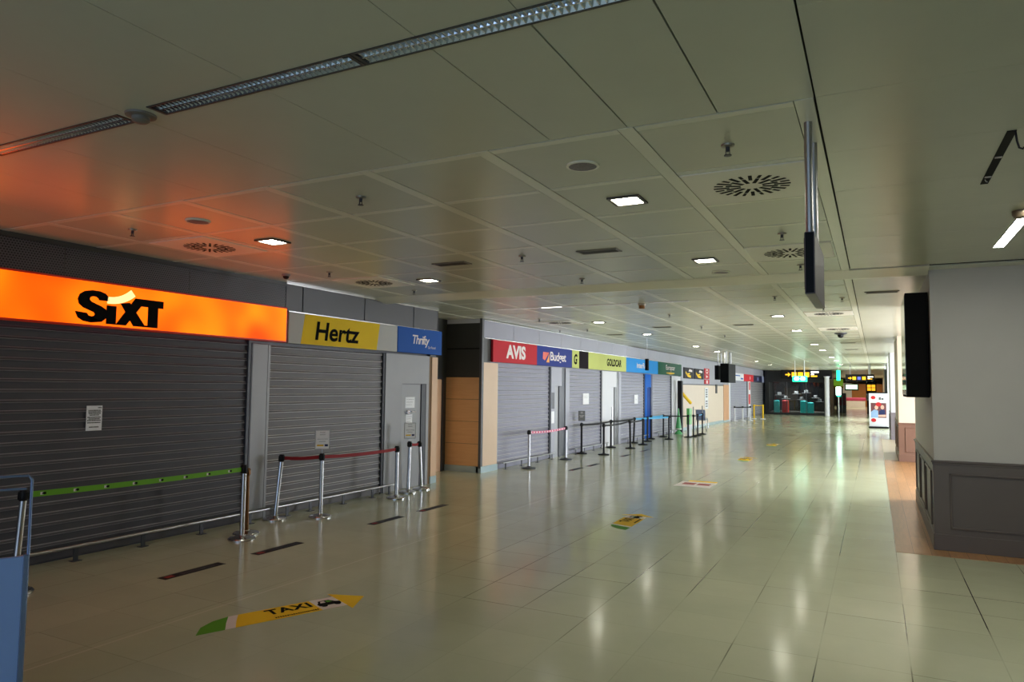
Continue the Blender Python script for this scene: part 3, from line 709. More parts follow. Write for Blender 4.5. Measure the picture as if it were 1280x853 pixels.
belt(r1, r2, M_BELTR); belt(r2, r3, M_BELTR, sag=0.02); belt(r4, r5, M_BELTR)
p1 = stanchion(-7.40, 15.33, 'steel', 'steel post at the left end of the pink printed belt', 0.915)
p2 = stanchion(-7.45, 17.72, 'steel', 'steel post at the right end of the pink printed belt', 0.905)
belt(p1, p2, M_BELTP, 0.055, 0.03, [(M_WVIN, 14, 0.03, 0.018, 0.5), (M_RED, 14, 0.02, 0.012, 0.1)])
BK = [(-7.74, 19.6, (0, 0), 'black post carrying a dark notice, first of the black belt queue'),
      (-7.05, 19.6, (0, 0), 'black post nearest the camera on the aisle side of the black queue'),
      (-7.72, 22.15, (0, 0), 'black post in front of the white door under the lime sign'),
      (-7.66, 24.4, (0, 0.12), 'leaning black post at the left end of the inner blue belt'),
      (-7.06, 22.15, (0, -0.06), 'slightly leaning black post on the aisle side, second of the queue'),
      (-7.14, 23.8, (0, 0), 'black post on the aisle side in front of the light blue front'),
      (-7.45, 25.4, (0, 0), 'black post in front of the bright blue panel'),
      (-7.70, 26.75, (0, 0), 'black post beside the deep blue door'),
      (-7.60, 28.15, (0, 0), 'black post in front of the shutter under the green sign'),
      (-7.06, 26.95, (0, 0), 'black post at the aisle end of the outer blue belt'),
      (-6.70, 28.55, (0, 0), 'black post at the right end of the long black belt'),
      (-6.58, 28.95, (0, 0), 'black post with a slim sign mast beside the green totem'),
      (-6.60, 29.8, (0, 0), 'black post second from the end of the queue by the cream wall'),
      (-6.64, 30.9, (0, 0), 'last black post of the queue with a slim sign mast')]
bk = [stanchion(x, y, 'black', lab, 0.905, ln, 'black queue posts') for x, y, ln, lab in BK]
belt(bk[0], bk[2], M_BELTK, sag=0.03); belt(bk[2], bk[3], M_BELTK, sag=0.02); belt(bk[1], bk[3], M_BELTK, sag=0.06)
belt(bk[4], bk[5], M_BELTK); belt(bk[3], bk[6], M_BELTB, 0.06); belt(bk[6], bk[9], M_BELTB, 0.06); belt(bk[7], bk[8], M_BELTB, 0.06)
belt(bk[8], bk[10], M_BELTK); belt(bk[11], bk[12], M_BELTK); belt(bk[12], bk[13], M_BELTB, 0.04)
for o in (bk[11], bk[13]): MB().tube([(0, 0, 0.9), (0, 0, 1.22)], 0.022, 10).build('sign_mast', M_GREY, o)
W = [stanchion(x, y, 'white', lab, 0.9, (0, 0), 'far white posts', r=0.045) for x, y, lab in ((-7.70, 44.95, 'far white post, leftmost in front of the far shutter'), (-7.28, 45.3, 'far white post, middle one of three'), (-6.97, 46.2, 'far white post, rightmost of three'))]
belt(W[0], W[1], M_BELTK, 0.07); belt(W[1], W[2], M_BELTK, 0.07)
Yp = [stanchion(x, y, 'yellow', lab, 0.95, (0, 0), 'far yellow posts', r=0.05) for x, y, lab in ((-7.14, 48.9, 'far yellow post, left one of two'), (-6.6, 49.05, 'far yellow post, right one of two'))]
belt(Yp[0], Yp[1], M_YEL, 0.05)
# notices clipped on posts
def post_notice(post, w, h, label, dark=False, z=0.93):
    x, y, _ = post['_head']
    a = math.radians(-62)            # turned towards the aisle
    t = thing('notice_holder', (x, y, z), label, 'notice', None, math.radians(48))
    q = MB().box(-w / 2, w / 2, -0.004, 0.004, 0.06, 0.06 + h)
    q.build('frame', M_BLACK if dark else M_STEEL, t)
    MB().tube([(0, 0.0, -0.02), (0, 0, 0.07)], 0.008, 8).build('stem', M_STEEL, t)
    pm = mat('dark_printed_card', rgb(34, 36, 30), 0.5) if dark else M_PAPER
    MB().box(-w / 2 + 0.01, w / 2 - 0.01, -0.0055, -0.004, 0.07, 0.05 + h).build('sheet', pm, t)
    rows = [(h * 0.86, .3, .7), (h * 0.74, .3, .72), (h * 0.52, .12, .9), (h * 0.4, .25, .75)]
    line_parts(t, M_WVIN if dark else M_INKG, (-w / 2 + 0.01, -0.0056, 0.06), (1, 0, 0), UZ, w - 0.02, rows, 0.007, 11)
    if not dark:
        MB().poly([(.14 * w, h * .17), (.58 * w, h * .17), (.58 * w, h * .25), (.14 * w, h * .25)], (-w / 2, -0.0056, 0.06), (1, 0, 0), UZ, 0.0005).build('yellow_mark', M_YEL, t)
        MB().poly([(.66 * w, h * .16), (.88 * w, h * .16), (.88 * w, h * .27), (.66 * w, h * .27)], (-w / 2, -0.0056, 0.06), (1, 0, 0), UZ, 0.0005).build('navy_mark', M_NAVY, t)
post_notice(r2, 0.215, 0.29, 'white notice in a steel holder on top of the middle red-belt post')
post_notice(r4, 0.215, 0.29, 'white notice in a framed holder on the post by the grey door', z=0.92)
post_notice(bk[0], 0.22, 0.30, 'dark notice in a holder on the first black post', True, z=0.9)

# ------------------------------------------------------------------ near left panel stand
t = thing('panel_stand', (-4.608, 2.248, 0), 'metal frame stand with a lower panel coloured by reflected blue daylight, at the left edge', 'stand', None, math.radians(62))
M_STANDP = mat('reflected_blue_panel', rgb(150, 182, 238), 0.28, 0.1, var=0.03); M_STANDF = mat('pale_blue_steel', rgb(140, 160, 200), 0.25, 0.7)  # the panel's blue is reflected daylight put into its base colour
q = MB(); q.tube([(0.26, 0, 0.02), (0.26, 0, 1.37), (0.24, 0, 1.395), (-0.8, 0, 1.395), (-0.82, 0, 1.37), (-0.82, 0, 0.02)], 0.0085, 10); q.build('frame', M_STANDF, t)
MB().tube([(-0.82, 0, 1.318), (0.235, 0, 1.318)], 0.0085, 10).build('crossbar', M_STANDF, t)
MB().box(-0.82, 0.24, -0.02, 0.012, 0.06, 0.925, bev=0.004).build('panel', M_STANDP, t)
MB().box(0.235, 0.268, -0.024, 0.016, 0.05, 0.935, bev=0.006).build('edge_profile', M_STANDF, t)
MB().box(0.2, 0.29, -0.2, 0.2, 0, 0.03, bev=0.008).build('foot', M_STANDF, t); MB().box(-0.86, -0.77, -0.2, 0.2, 0, 0.03, bev=0.008).build('foot', M_STANDF, t)

# ------------------------------------------------------------------ floor stickers
def sticker(x, y, ang, L, w, label, kind):
    t = thing('floor_sticker', (x, y, 0.0005), label, 'floor sticker', 'taxi floor arrows' , ang)
    u, v = (0, 1, 0), (-1, 0, 0)      # along, then to the left
    o = (0, 0, 0); th = 0.0012
    hw = w / 2; hb = L * 0.84
    body = [(0.17, -hw)] + [(hb, -hw), (hb, hw), (0.29, hw)]
    MB().poly([(0.30 * L / 1.5, -hw), (hb, -hw), (hb, hw), (0.42 * L / 1.5, hw), (0.355 * L / 1.5, 0.0)], o, u, v, th).build('body', M_YEL, t)
    MB().poly([(0.22 * L / 1.5, -hw), (0.30 * L / 1.5, -hw), (0.355 * L / 1.5, 0), (0.42 * L / 1.5, hw), (0.34 * L / 1.5, hw), (0.275 * L / 1.5, 0)], o, u, v, th).build('white_band', M_WVIN, t)
    MB().poly([(0.0, -hw), (0.22 * L / 1.5, -hw), (0.275 * L / 1.5, 0), (0.34 * L / 1.5, hw), (0.2 * L / 1.5, hw * 0.7), (0.08 * L / 1.5, hw * 0.05)], o, u, v, th).build('green_tail', M_GRN, t)
    MB().poly([(hb, -hw * 1.65), (L, 0), (hb, hw * 1.65)], o, u, v, th).build('arrow_head', M_YEL, t)
    MB().poly([(hb * 0.82, -hw), (hb, -hw), (hb, hw), (hb * 0.82, hw)], o, u, v, th * 1.6).build('white_field', M_WVIN, t)
    q = MB(); o2 = Vector((0, 0, th * 2)); c = hb * 0.912
    q.poly([(c - .10, -.055), (c + .105, -.055), (c + .11, .0), (c + .075, .018), (c + .04, .085), (c - .06, .085), (c - .085, .02), (c - .10, .01)], o2, u, v, 0.0004)
    for dx in (-.06, .065): q.poly([(c + dx + .03 * math.cos(k * PI / 4), -.06 + .03 * math.sin(k * PI / 4)) for k in range(8)], o2, u, v, 0.0006)
    MB().poly([(c - .062, .022), (c - .045, .068), (c - .012, .068), (c - .012, .022)], o2 + Vector((0, 0, 0.0008)), u, v, 0.0004).build('car_window', M_WVIN, t)
    MB().poly([(c + .0, .022), (c + .0, .068), (c + .03, .068), (c + .052, .022)], o2 + Vector((0, 0, 0.0008)), u, v, 0.0004).build('car_window', M_GRN, t)
    q.build('car_pictogram', M_INK, t)
    q = MB(); a0 = L * 0.41
    q.text('TAXI', (0 + 0.02, a0, th * 1.8), u, v, hb * 0.82 - a0 - 0.03, w * 0.46, off=0.035, th=0.0006, space=1.12)
    q.build('lettering', M_INK, t); q = MB()
    lines(q, (hw * 0.82, a0, th * 1.8), u, v, hb * 0.82 - a0, [(0.0, 0.05, 0.95)], w * 0.08, 0, 5)
    q.build('small_lettering', M_INK, t)
    return t
def aim(x0, y0, x1, y1): return math.atan2(-(x1 - x0), y1 - y0)
sticker(-4.86, 3.93, aim(-4.86, 3.93, -4.25, 5.33), 1.52, 0.31, 'yellow TAXI floor arrow nearest the camera', 1)
sticker(-3.25, 9.50, aim(-3.25, 9.5, -3.27, 10.9), 1.32, 0.31, 'yellow TAXI floor arrow in the middle of the hall', 1)
sticker(-3.27, 20.0, 0, 1.35, 0.33, 'yellow floor arrow beyond the white floor sticker', 1)
sticker(-3.27, 25.8, 0, 1.4, 0.33, 'yellow floor arrow farthest down the hall', 1)
t = thing('floor_notice', (-3.3, 14.7, 0.0005), 'white floor sticker with red print and a yellow edge', 'floor sticker')
MB().box(-0.36, 0.36, -0.42, 0.40, 0, 0.0012).build('sheet', M_WVIN, t); MB().box(-0.25, 0.33, 0.40, 0.58, 0, 0.0012).build('yellow_edge', M_YEL, t)
q = MB(); q.box(-0.27, -0.02, -0.1, 0.2, 0.0012, 0.002); q.box(0.03, 0.28, -0.1, 0.18, 0.0012, 0.002); q.build('red_print', mat('dusty_red_print', rgb(170, 80, 84), 0.6), t)
def floor_strip(x, y0, y1, label, red=True):
    t = thing('floor_strip', (x, y0, 0.0005), label, 'floor strip', 'black distance strips on the floor'); L = y1 - y0; w = 0.13
    MB().box(-w / 2, w / 2, 0, L, 0, 0.0012).build('strip', M_BLACK, t)
    MB().box(-w / 2 + 0.03, w / 2 - 0.03, 0.05, 0.14, 0.0012, 0.002).build('red_patch', M_REDD, t)
    q = MB(); lines(q, (0.03, 0.22, 0.0013), UY, (-1, 0, 0), L - 0.26, [(0.0, 0.02, 0.98), (0.03, 0.02, 0.9)], 0.018, 0, 9); q.build('printed_text', M_INKG, t)
floor_strip(-6.36, 4.78, 5.52, 'black floor strip with red patch nearest the camera, below the lime belt')
floor_strip(-6.36, 5.97, 6.70, 'black floor strip with red patch beside the lime belt post')
floor_strip(-6.33, 8.03, 8.76, 'black floor strip with red patch in front of the red belt')
floor_strip(-6.33, 9.22, 9.98, 'black floor strip with red patch in front of the grey door')
floor_strip(-6.40, 15.5, 16.25, 'black floor strip with red patch near the pink belt, left one')
floor_strip(-6.36, 16.55, 17.3, 'black floor strip with red patch near the pink belt, right one')
floor_strip(-6.45, 19.4, 20.2, 'black floor strip with red patch near the black queue')
floor_strip(-6.45, 21.3, 22.1, 'black floor strip with red patch farthest along the black queue')

# ------------------------------------------------------------------ ceiling fittings
def ordinal(i): return ('nearest', 'second', 'third', 'fourth', 'fifth', 'sixth', 'seventh', 'eighth', 'ninth', 'tenth')[i]
def copy_tree(o, loc, label):
    c = o.copy(); C.objects.link(c); c.location = loc; c['label'] = label
    for ch in o.children:
        d = ch.copy(); C.objects.link(d); d.parent = c
        for g in ch.children:
            e = g.copy(); C.objects.link(e); e.parent = d
    return c
t0 = thing('ceiling_downlight', (-1.78, 5.5, Z), 'x', 'ceiling light', 'square recessed downlights')
h, hi, zf = 0.135, 0.108, -0.012
q = MB(); q.box(-h, h, -h, -hi, zf, 0.004); q.box(-h, h, hi, h, zf, 0.004); q.box(-h, -hi, -hi, hi, zf, 0.004); q.box(hi, h, -hi, hi, zf, 0.004)
q.build('frame', mat('dark_bronze_frame', rgb(72, 66, 56), 0.4), t0)
MB().box(-hi, hi, -hi, hi, -0.006, 0.003).build('diffuser', M_DLIGHT, t0)
rows = (('right', -1.78, (5.5, 8.5, 15.6, 19.6, 25.7, 29.7, 36.0, 40.4, 46.3)), ('left', -5.78, (5.53, 8.55, 15.7, 19.7, 25.9, 29.8, 40.6, 46.3)))
first = True
for side, x, ys in rows:
    for i, y in enumerate(ys):
        lab = 'square ceiling downlight, %s from the camera in the %s-hand row' % (ordinal(i), side)
        if first: t0['label'] = lab; t0.location = (x, y, Z - 0.003); first = False
        else: copy_tree(t0, (x, y, Z - 0.003), lab)
# swirl air diffusers
def swirl():
    t = thing('swirl_diffuser', (0, 0, Z), 'x', 'air vent', 'swirl air diffusers')
    MB().box(-0.436, 0.436, -0.45, 0.45, -0.006, 0.006, bev=0.002).build('plate', mat('white_diffuser_plate', rgb(246, 244, 230), 0.35, var=0.01), t)
    q = MB()
    for k in range(24):
        a = 2 * PI * k / 24 + 0.1; i0 = len(q.v)
        r0, r1 = (0.08, 0.19) if k % 2 else (0.16, 0.275)
        q.box(r0, r1, -0.013, 0.013, -0.0085, -0.005); q.tilt(Matrix.Rotation(a, 4, 'Z') , i0)
        if k % 2:
            i0 = len(q.v); q.box(0.21, 0.275, -0.011, 0.011, -0.0085, -0.005); q.tilt(Matrix.Rotation(a, 4, 'Z'), i0)
    q.build('slots', M_GAP, t)
    return t
sw = swirl(); sw['label'] = 'swirl air diffuser on a white square plate nearest the hanging screen'; sw.location = (-0.80, 5.47, Z - 0.004)
for x, y, lab in ((-0.82, 8.38, 'swirl air diffuser behind the hanging screen'), (-6.69, 5.47, 'swirl air diffuser above the orange sign in the red glow'), (-6.69, 8.43, 'swirl air diffuser above the yellow sign'), (-6.69, 15.5, 'swirl air diffuser above the red sign'), (-0.80, 15.46, 'swirl air diffuser nearest beyond the ceiling beam on the right'), (-0.80, 19.45, 'swirl air diffuser second beyond the ceiling beam on the right')):
    copy_tree(sw, (x, y, Z - 0.004), lab)
# linear slot vents
def slot(x, y, lab, first=[None]):
    if first[0] is None:
        t = thing('slot_vent', (x, y, Z - 0.003), lab, 'air vent', 'rectangular slot vents')
        q = MB(); q.box(-0.24, 0.24, -0.10, -0.075, -0.008, 0.004); q.box(-0.24, 0.24, 0.075, 0.10, -0.008, 0.004); q.box(-0.24, -0.215, -0.075, 0.075, -0.008, 0.004); q.box(0.215, 0.24, -0.075, 0.075, -0.008, 0.004)
        q.build('frame', mat('vent_frame_grey', rgb(120, 116, 100), 0.4), t)
        MB().box(-0.215, 0.215, -0.075, 0.075, -0.002, 0.004).build('opening', M_GAP, t)
        q = MB()
        for k in (-0.045, -0.015, 0.015, 0.045): q.box(-0.215, 0.215, k - 0.004, k + 0.004, -0.006, 0.002)
        q.build('blades', mat('vent_blade_olive', rgb(84, 80, 64), 0.4), t); first[0] = t
    else: copy_tree(first[0], (x, y, Z - 0.003), lab)
for x, y, lab in ((-2.75, 7.46, 'dark slot vent near the centre of the square ceiling grid'), (-4.73, 7.50, 'dark slot vent above the yellow sign side of the ceiling grid'), (-6.70, 19.6, 'far slot vent over the lime sign'), (-4.75, 17.5, 'far slot vent second from the left wall'), (-2.77, 17.5, 'far slot vent right of the hall centre'), (-0.76, 25.3, 'far slot vent on the right, nearer one'), (-0.76, 29.4, 'far slot vent on the right, farther one'), (0.12, 12.35, 'slot vent just left of the wall screen')): slot(x, y, lab)
# speakers
sp = thing('ceiling_speaker', (-1.78, 4.5, Z - 0.003), 'round grey ceiling speaker nearest the camera, above the first right downlight', 'speaker', 'round ceiling speakers')
MB().lathe([(0.115, 0.003), (0.115, -0.006), (0.098, -0.010), (0.095, -0.006)], n=36).build('rim', M_BEAM, sp)
MB().lathe([(0.096, 0.0), (0.096, -0.008), (0.05, -0.013), (0.004, -0.014)], n=36).build('grille', mat('speaker_grille', rgb(124, 118, 122), 0.5, scale=60, var=0.2), sp)
copy_tree(sp, (-5.72, 4.53, Z - 0.003), 'round grey ceiling speaker in the red glow of the orange sign'); copy_tree(sp, (-1.78, 9.45, Z - 0.003), 'round ceiling speaker just before the ceiling beam')
# sprinklers
sk = thing('sprinkler_head', (0, 0, Z), 'x', 'sprinkler', 'sprinkler heads')
MB().lathe([(0.043, 0.003), (0.041, -0.009), (0.016, -0.014)], n=20).build('escutcheon', mat('sprinkler_plate', rgb(150, 146, 130), 0.35, 0.4), sk)
q = MB(); q.lathe([(0.014, -0.01), (0.014, -0.038), (0.008, -0.042)], n=10); q.box(-0.014, -0.010, -0.004, 0.004, -0.066, -0.03); q.box(0.010, 0.014, -0.004, 0.004, -0.066, -0.03)
q.build('frame', M_DARKF, sk); MB().lathe([(0.024, -0.064), (0.024, -0.069), (0.006, -0.07)], n=14).build('deflector', M_DARKF, sk)
SP = [(-0.80, 4.50, 'by the top of the hanging screen poles'), (-3.73, 4.5, 'in the first row of square panels left of centre'), (-3.68, 7.38, 'in the middle of the square grid'), (-3.68, 9.3, 'before the ceiling beam near the hall centre'), (-6.66, 4.51, 'above the orange sign'), (-6.64, 7.39, 'above the seam of orange and yellow signs'), (-6.64, 9.4, 'above the blue sign by the recess'), (-0.79, 7.33, 'left of the hanging screen poles, before the second swirl vent'), (-0.79, 9.28, 'just left of the hanging screen below the second swirl vent'),
      (-6.77, 14.5, 'beyond the beam above the beige column'), (-6.8, 17.6, 'beyond the beam above the navy sign'), (-7.6, 17.6, 'close to the wall above the navy sign'), (-3.78, 14.5, 'beyond the beam near the hall centre, first'), (-3.79, 17.6, 'beyond the beam near the hall centre, second'), (-3.8, 20.7, 'beyond the beam near the hall centre, third'), (-0.46, 12.86, 'beyond the beam on the right, by the big screen'), (-0.83, 14.3, 'before the first far swirl vent on the right'), (-1.45, 12.3, 'beyond the beam under the first far right downlight')]
for i, (x, y, w) in enumerate(SP):
    lab = 'small sprinkler head ' + w
    if i == 0: sk['label'] = lab; sk.location = (x, y, Z - 0.002)
    else: copy_tree(sk, (x, y, Z - 0.002), lab)
t = thing('dome_detector', (-7.36, 7.31, Z), 'small dark dome detector above the seam of the signs, near the wall', 'detector')
MB().lathe([(0.06, 0.0), (0.06, -0.02), (0.045, -0.03)], n=24).build('base', M_GREY, t); MB().lathe([(0.044, -0.028), (0.04, -0.05), (0.022, -0.066), (0.004, -0.07)], n=24).build('dome', M_BLACK, t)
t = thing('smoke_detector', (-3.74, 2.55, Z - 0.001), 'round disc detector between the two strip lights, top left', 'detector')
MB().lathe([(0.085, 0.0), (0.082, -0.010), (0.06, -0.016)], n=32).build('base', mat('detector_grey', rgb(120, 114, 104), 0.5), t); MB().lathe([(0.05, -0.014), (0.048, -0.036), (0.036, -0.046), (0.01, -0.05)], n=32).build('head', mat('detector_grey', rgb(120, 114, 104), 0.5), t)
t = thing('smoke_detector', (-3.77, 12.5, Z - 0.002), 'orange-brown detector beyond the ceiling beam', 'detector')
MB().lathe([(0.07, 0.0), (0.07, -0.03), (0.05, -0.035)], n=24).build('base', M_CREAM, t); MB().lathe([(0.055, -0.03), (0.055, -0.085), (0.04, -0.095)], n=24).build('head', mat('amber_brown', rgb(140, 96, 40), 0.4), t)
t = thing('smoke_detector', (1.13, 7.22, Z - 0.002), 'round dark disc on the lit strip light at the right edge', 'detector')
MB().lathe([(0.065, 0.0), (0.065, -0.03), (0.05, -0.055), (0.01, -0.06)], n=28).build('head', mat('detector_brown', rgb(104, 90, 70), 0.5), t)
t = thing('dome_camera', (-0.80, 20.9, Z - 0.002), 'dark dome camera beyond the far swirl vents', 'camera')
MB().lathe([(0.16, 0.0), (0.16, -0.02), (0.08, -0.05)], n=24).build('base', M_DARKF, t); MB().lathe([(0.075, -0.05), (0.07, -0.1), (0.03, -0.13)], n=24).build('dome', M_BLACK, t)
# unlit strip luminaires with chrome louvres
def strip_light(x0, x1, y, label):
    t = thing('strip_light', ((x0 + x1) / 2, y, Z), label, 'ceiling light', 'louvred strip lights'); c = (x0 + x1) / 2; a, b = x0 - c, x1 - c; w = 0.064
    q = MB(); q.box(a, b, -w, -w + 0.012, -0.004, 0.006); q.box(a, b, w - 0.012, w, -0.004, 0.006); q.box(a, a + 0.02, -w + 0.012, w - 0.012, -0.004, 0.006); q.box(b - 0.02, b, -w + 0.012, w - 0.012, -0.004, 0.006)
    q.build('frame', M_ANTH, t)
    q = MB(); q.poly([(a, -w + 0.01), (b, -w + 0.01), (b, w - 0.01), (a, w - 0.01)], (0, 0, 0.028), (1, 0, 0), (0, -1, 0), 0.001)
    q.build('housing', M_DARKF, t)
    q = MB(); p = 0.033; n = int((b - a - 0.04) / p)
    for k in range(n):
        x = a + 0.02 + p * (k + 0.5)
        for (ya, yb) in ((-w + 0.014, -0.004), (0.004, w - 0.014)):
            # one curved blade and its neighbouring side scoops
            V = [(x - 0.012, ya, 0.026), (x - 0.012, yb, 0.026), (x - 0.003, ya, 0.0), (x - 0.003, yb, 0.0), (x + 0.003, ya, 0.0), (x + 0.003, yb, 0.0), (x + 0.012, ya, 0.026), (x + 0.012, yb, 0.026)]
            q.add(V, [(0, 1, 3, 2), (2, 3, 5, 4), (4, 5, 7, 6)])
    q.build('louvre', M_LOUV, t)
    q = MB(); q.extrude = None
    for s in (-1, 1):
        V = [(a + 0.02, s * (w - 0.013), -0.001), (b - 0.02, s * (w - 0.013), -0.001), (b - 0.02, s * (w - 0.03), 0.026), (a + 0.02, s * (w - 0.03), 0.026)]
        q.add(V, [(0, 1, 2, 3)])
    q.add([(a + 0.02, -0.004, -0.001), (b - 0.02, -0.004, -0.001), (b - 0.02, 0.004, -0.001), (a + 0.02, 0.004, -0.001), (a + 0.02, -0.012, 0.026), (b - 0.02, -0.012, 0.026), (b - 0.02, 0.012, 0.026), (a + 0.02, 0.012, 0.026)], [(0, 1, 2, 3), (0, 1, 5, 4), (3, 2, 6, 7)])
    q.build('reflector', M_LOUV, t)
strip_light(-5.31, -3.865, 2.55, 'louvred strip light left of the disc detector, top left')
strip_light(-3.605, -2.155, 2.55, 'louvred strip light right of the disc detector')
strip_light(-2.15, -0.705, 2.55, 'louvred strip light at the top centre edge')
def lit_strip(x0, x1, y0, y1, label, m):
    t = thing('tube_light', ((x0 + x1) / 2, (y0 + y1) / 2, Z - 0.003), label, 'ceiling light', 'lit slim tube lights'); a, b = (x1 - x0) / 2, (y1 - y0) / 2
    q = MB(); q.box(-a - 0.008, a + 0.008, -b - 0.008, -b, -0.006, 0.004); q.box(-a - 0.008, a + 0.008, b, b + 0.008, -0.006, 0.004); q.box(-a - 0.008, -a, -b, b, -0.006, 0.004); q.box(a, a + 0.008, -b, b, -0.006, 0.004); q.build('frame', M_STEEL, t)
    MB().box(-a, a, -b, b, -0.003, 0.003).build('diffuser', m, t)
lit_strip(1.145, 1.235, 5.9 + 1.36, 8.92, 'lit strip light on the right before the pillar', M_TUBE)
lit_strip(1.145, 1.235, 4.4, 7.2, 'lit strip light at the right edge beyond the disc', M_TUBE)
lit_strip(-5.75, -5.33, 12.37, 12.45, 'short lit strip light beyond the ceiling beam, left', M_TUBE2)
lit_strip(-6.72, -5.8, 12.39, 12.43, 'dim thin strip light beyond the ceiling beam, far left', M_TUBE3)
lit_strip(-5.28, -3.95, 12.39, 12.42, 'dim thin strip light beyond the ceiling beam, left of the orange detector', M_TUBE3)
lit_strip(-3.6, -2.9, 12.39, 12.42, 'dim thin strip light beyond the ceiling beam, right of the orange detector', M_TUBE3)
# empty dark slot with a dangling bracket on the right
t = thing('open_light_slot', (0.745, 5.55, Z - 0.002), 'empty dark light slot with a dangling bracket, upper right', 'ceiling slot')
MB().box(-0.024, 0.024, -0.60, 0.60, -0.004, 0.004).build('slot', M_GAP, t)
q = MB()
for yy in (-0.1, 0.38): q.box(-0.02, 0.02, yy, yy + 0.03, -0.009, -0.003, bev=0.002)
q.tube([(-0.01, 0.46, -0.007), (0.0, 0.5, -0.01), (0.012, 0.53, -0.007)], 0.004, 6); q.build('clip', M_STEEL, t)
MB().tube([(0.018, -0.59, -0.003), (0.026, -0.58, -0.06), (0.036, -0.575, -0.10), (0.055, -0.57, -0.108), (0.06, -0.57, -0.098)], 0.006, 8).build('bracket', M_BLACK, t)

# ------------------------------------------------------------------ hanging screens
def hung_screen(x, y0, y1, z0, z1, th, poles, label, rp=0.022, pm=None):
    t = thing('hanging_screen', (x, (y0 + y1) / 2, z0), label, 'screen', 'screens hung from the ceiling'); cy = (y0 + y1) / 2
    MB().box(-th / 2, th / 2, y0 - cy, y1 - cy, 0, z1 - z0, bev=0.004).build('casing', mat('grey_violet_casing', rgb(96, 92, 100), 0.4) if y0 < 20 else mat('matt_black_casing', rgb(8, 8, 8), 0.75, spec=0.2, var=0), t)
    MB().box(-th / 2 + 0.006, th / 2 - 0.006, y0 - cy - 0.006, y0 - cy + 0.003, 0.006, z1 - z0 - 0.006).build('end_cap', M_SCREEN, t)
    MB().box(-th / 2 - 0.004, -th / 2 + 0.002, y0 - cy + 0.03, y1 - cy - 0.03, 0.03, z1 - z0 - 0.03).build('display', M_SCREEN, t)
    for yp in poles: MB().tube([(0, yp - cy, z1 - z0 - 0.01), (0, yp - cy, Z - z0)], rp, 14).build('pole', pm or M_STEEL, t)
hung_screen(-0.315, 4.27, 5.09, 2.50, 2.855, 0.055, (4.30, 4.69), 'edge-on black screen hanging on two steel poles', 0.0225)
hung_screen(-5.48, 29.7, 31.3, 2.22, 3.0, 0.34, (30.0, 31.0), 'black monitor hanging on a pale pole before the far signs', 0.06, M_WHITE)
hung_screen(-5.97, 30.6, 31.9, 2.35, 2.95, 0.16, (30.9, 31.6), 'dim monitor hanging left of the black one before the fascia', 0.02)
hung_screen(-6.25, 21.2, 21.32, 2.50, 2.86, 0.09, (21.26,), 'small dark edge-on sign hanging before the light blue sign', 0.006)

# ------------------------------------------------------------------ right-hand pillars
def wainscot(x0, y0, y1, h, m, parent, front=True):
    pass
def pillar(name, x0, x1, y0, y1, wall_m, wm, label, panels_front, panels_left, zc=1.105):
    o = struct(name, MB().box(x0 + 0.012, x1, y0 + 0.012, y1, 0.0, Z), wall_m, label, 'wall')
    q = MB(); b = 0.0
    q.box(x0, x1, y0, y1 + b, 0, zc - 0.03)                        # body
    q.box(x0 - 0.012, x1, y0 - 0.012, y1 + b, 0, 0.20, bev=0.006)   # plinth
    q.box(x0 - 0.022, x1, y0 - 0.022, y1 + b, zc - 0.03, zc, bev=0.007)
    q.box(x0 - 0.010, x1, y0 - 0.010, y1 + b, zc - 0.055, zc - 0.03, bev=0.004)
    def frame_f(a, c):
        for (xa, xb, za, zb) in ((a, c, 0.27, 0.295), (a, c, 0.925, 0.95), (a, a + 0.025, 0.27, 0.95), (c - 0.025, c, 0.27, 0.95)): q.box(xa, xb, y0 - 0.02, y0 + 0.01, za, zb, bev=0.007)
    def frame_l(a, c):
        for (ya, yb, za, zb) in ((a, c, 0.27, 0.295), (a, c, 0.925, 0.95), (a, a + 0.025, 0.27, 0.95), (c - 0.025, c, 0.27, 0.95)): q.box(x0 - 0.02, x0 + 0.01, ya, yb, za, zb, bev=0.007)
    for a, c in panels_front: frame_f(a, c)
    for a, c in panels_left: frame_l(a, c)
    w = q.build('wainscot', wm, o)
    return o
pillar('wall_right', 0.625, 6.0, 10.31, 14.75, M_WALLR, M_WAIN, 'near right pillar wall with dark panelled wainscot', [(0.795, 1.75), (1.95, 2.9), (3.1, 4.0)], [(10.55, 11.65), (11.85, 12.95), (13.15, 14.3)])
pillar('wall_right.001', 0.56, 1.6, 22.5, 26.0, M_CREAM, M_WAIN2, 'second right pillar with brown wainscot', [(0.72, 1.4)], [(22.8, 24.2), (24.5, 25.8)], 1.075)
pillar('wall_right.002', 0.54, 1.6, 32.3, 36.0, M_WHITE, M_WAIN3, 'third right pillar, white with grey wainscot', [(0.7, 1.4)], [(32.6, 34), (34.3, 35.8)], 1.09)
p = MB(); p.box(0.62, 1.2, 44.5, 50, 0, Z, 0); p.box(0.62, 1.2, 56, 62, 0, Z, 0); p.box(0.85, 1.2, 62, 118, 0, Z, 1)
struct('wall_right.003', p, [M_WHITE, M_CREAM], 'pale piers of the right wall far down the corridor', 'wall')
tag(MB().box(0.50, 0.62, 46, 46.5, 1.2, 3.2, bev=0.01).build('projecting_sign', M_DARKF), 'dark projecting sign on the far right pier', 'sign')
tag(MB().box(0.54, 0.62, 47.5, 49, 1.3, 2.2, bev=0.01).build('wall_poster', M_RED), 'red poster on the far right pier', 'poster')
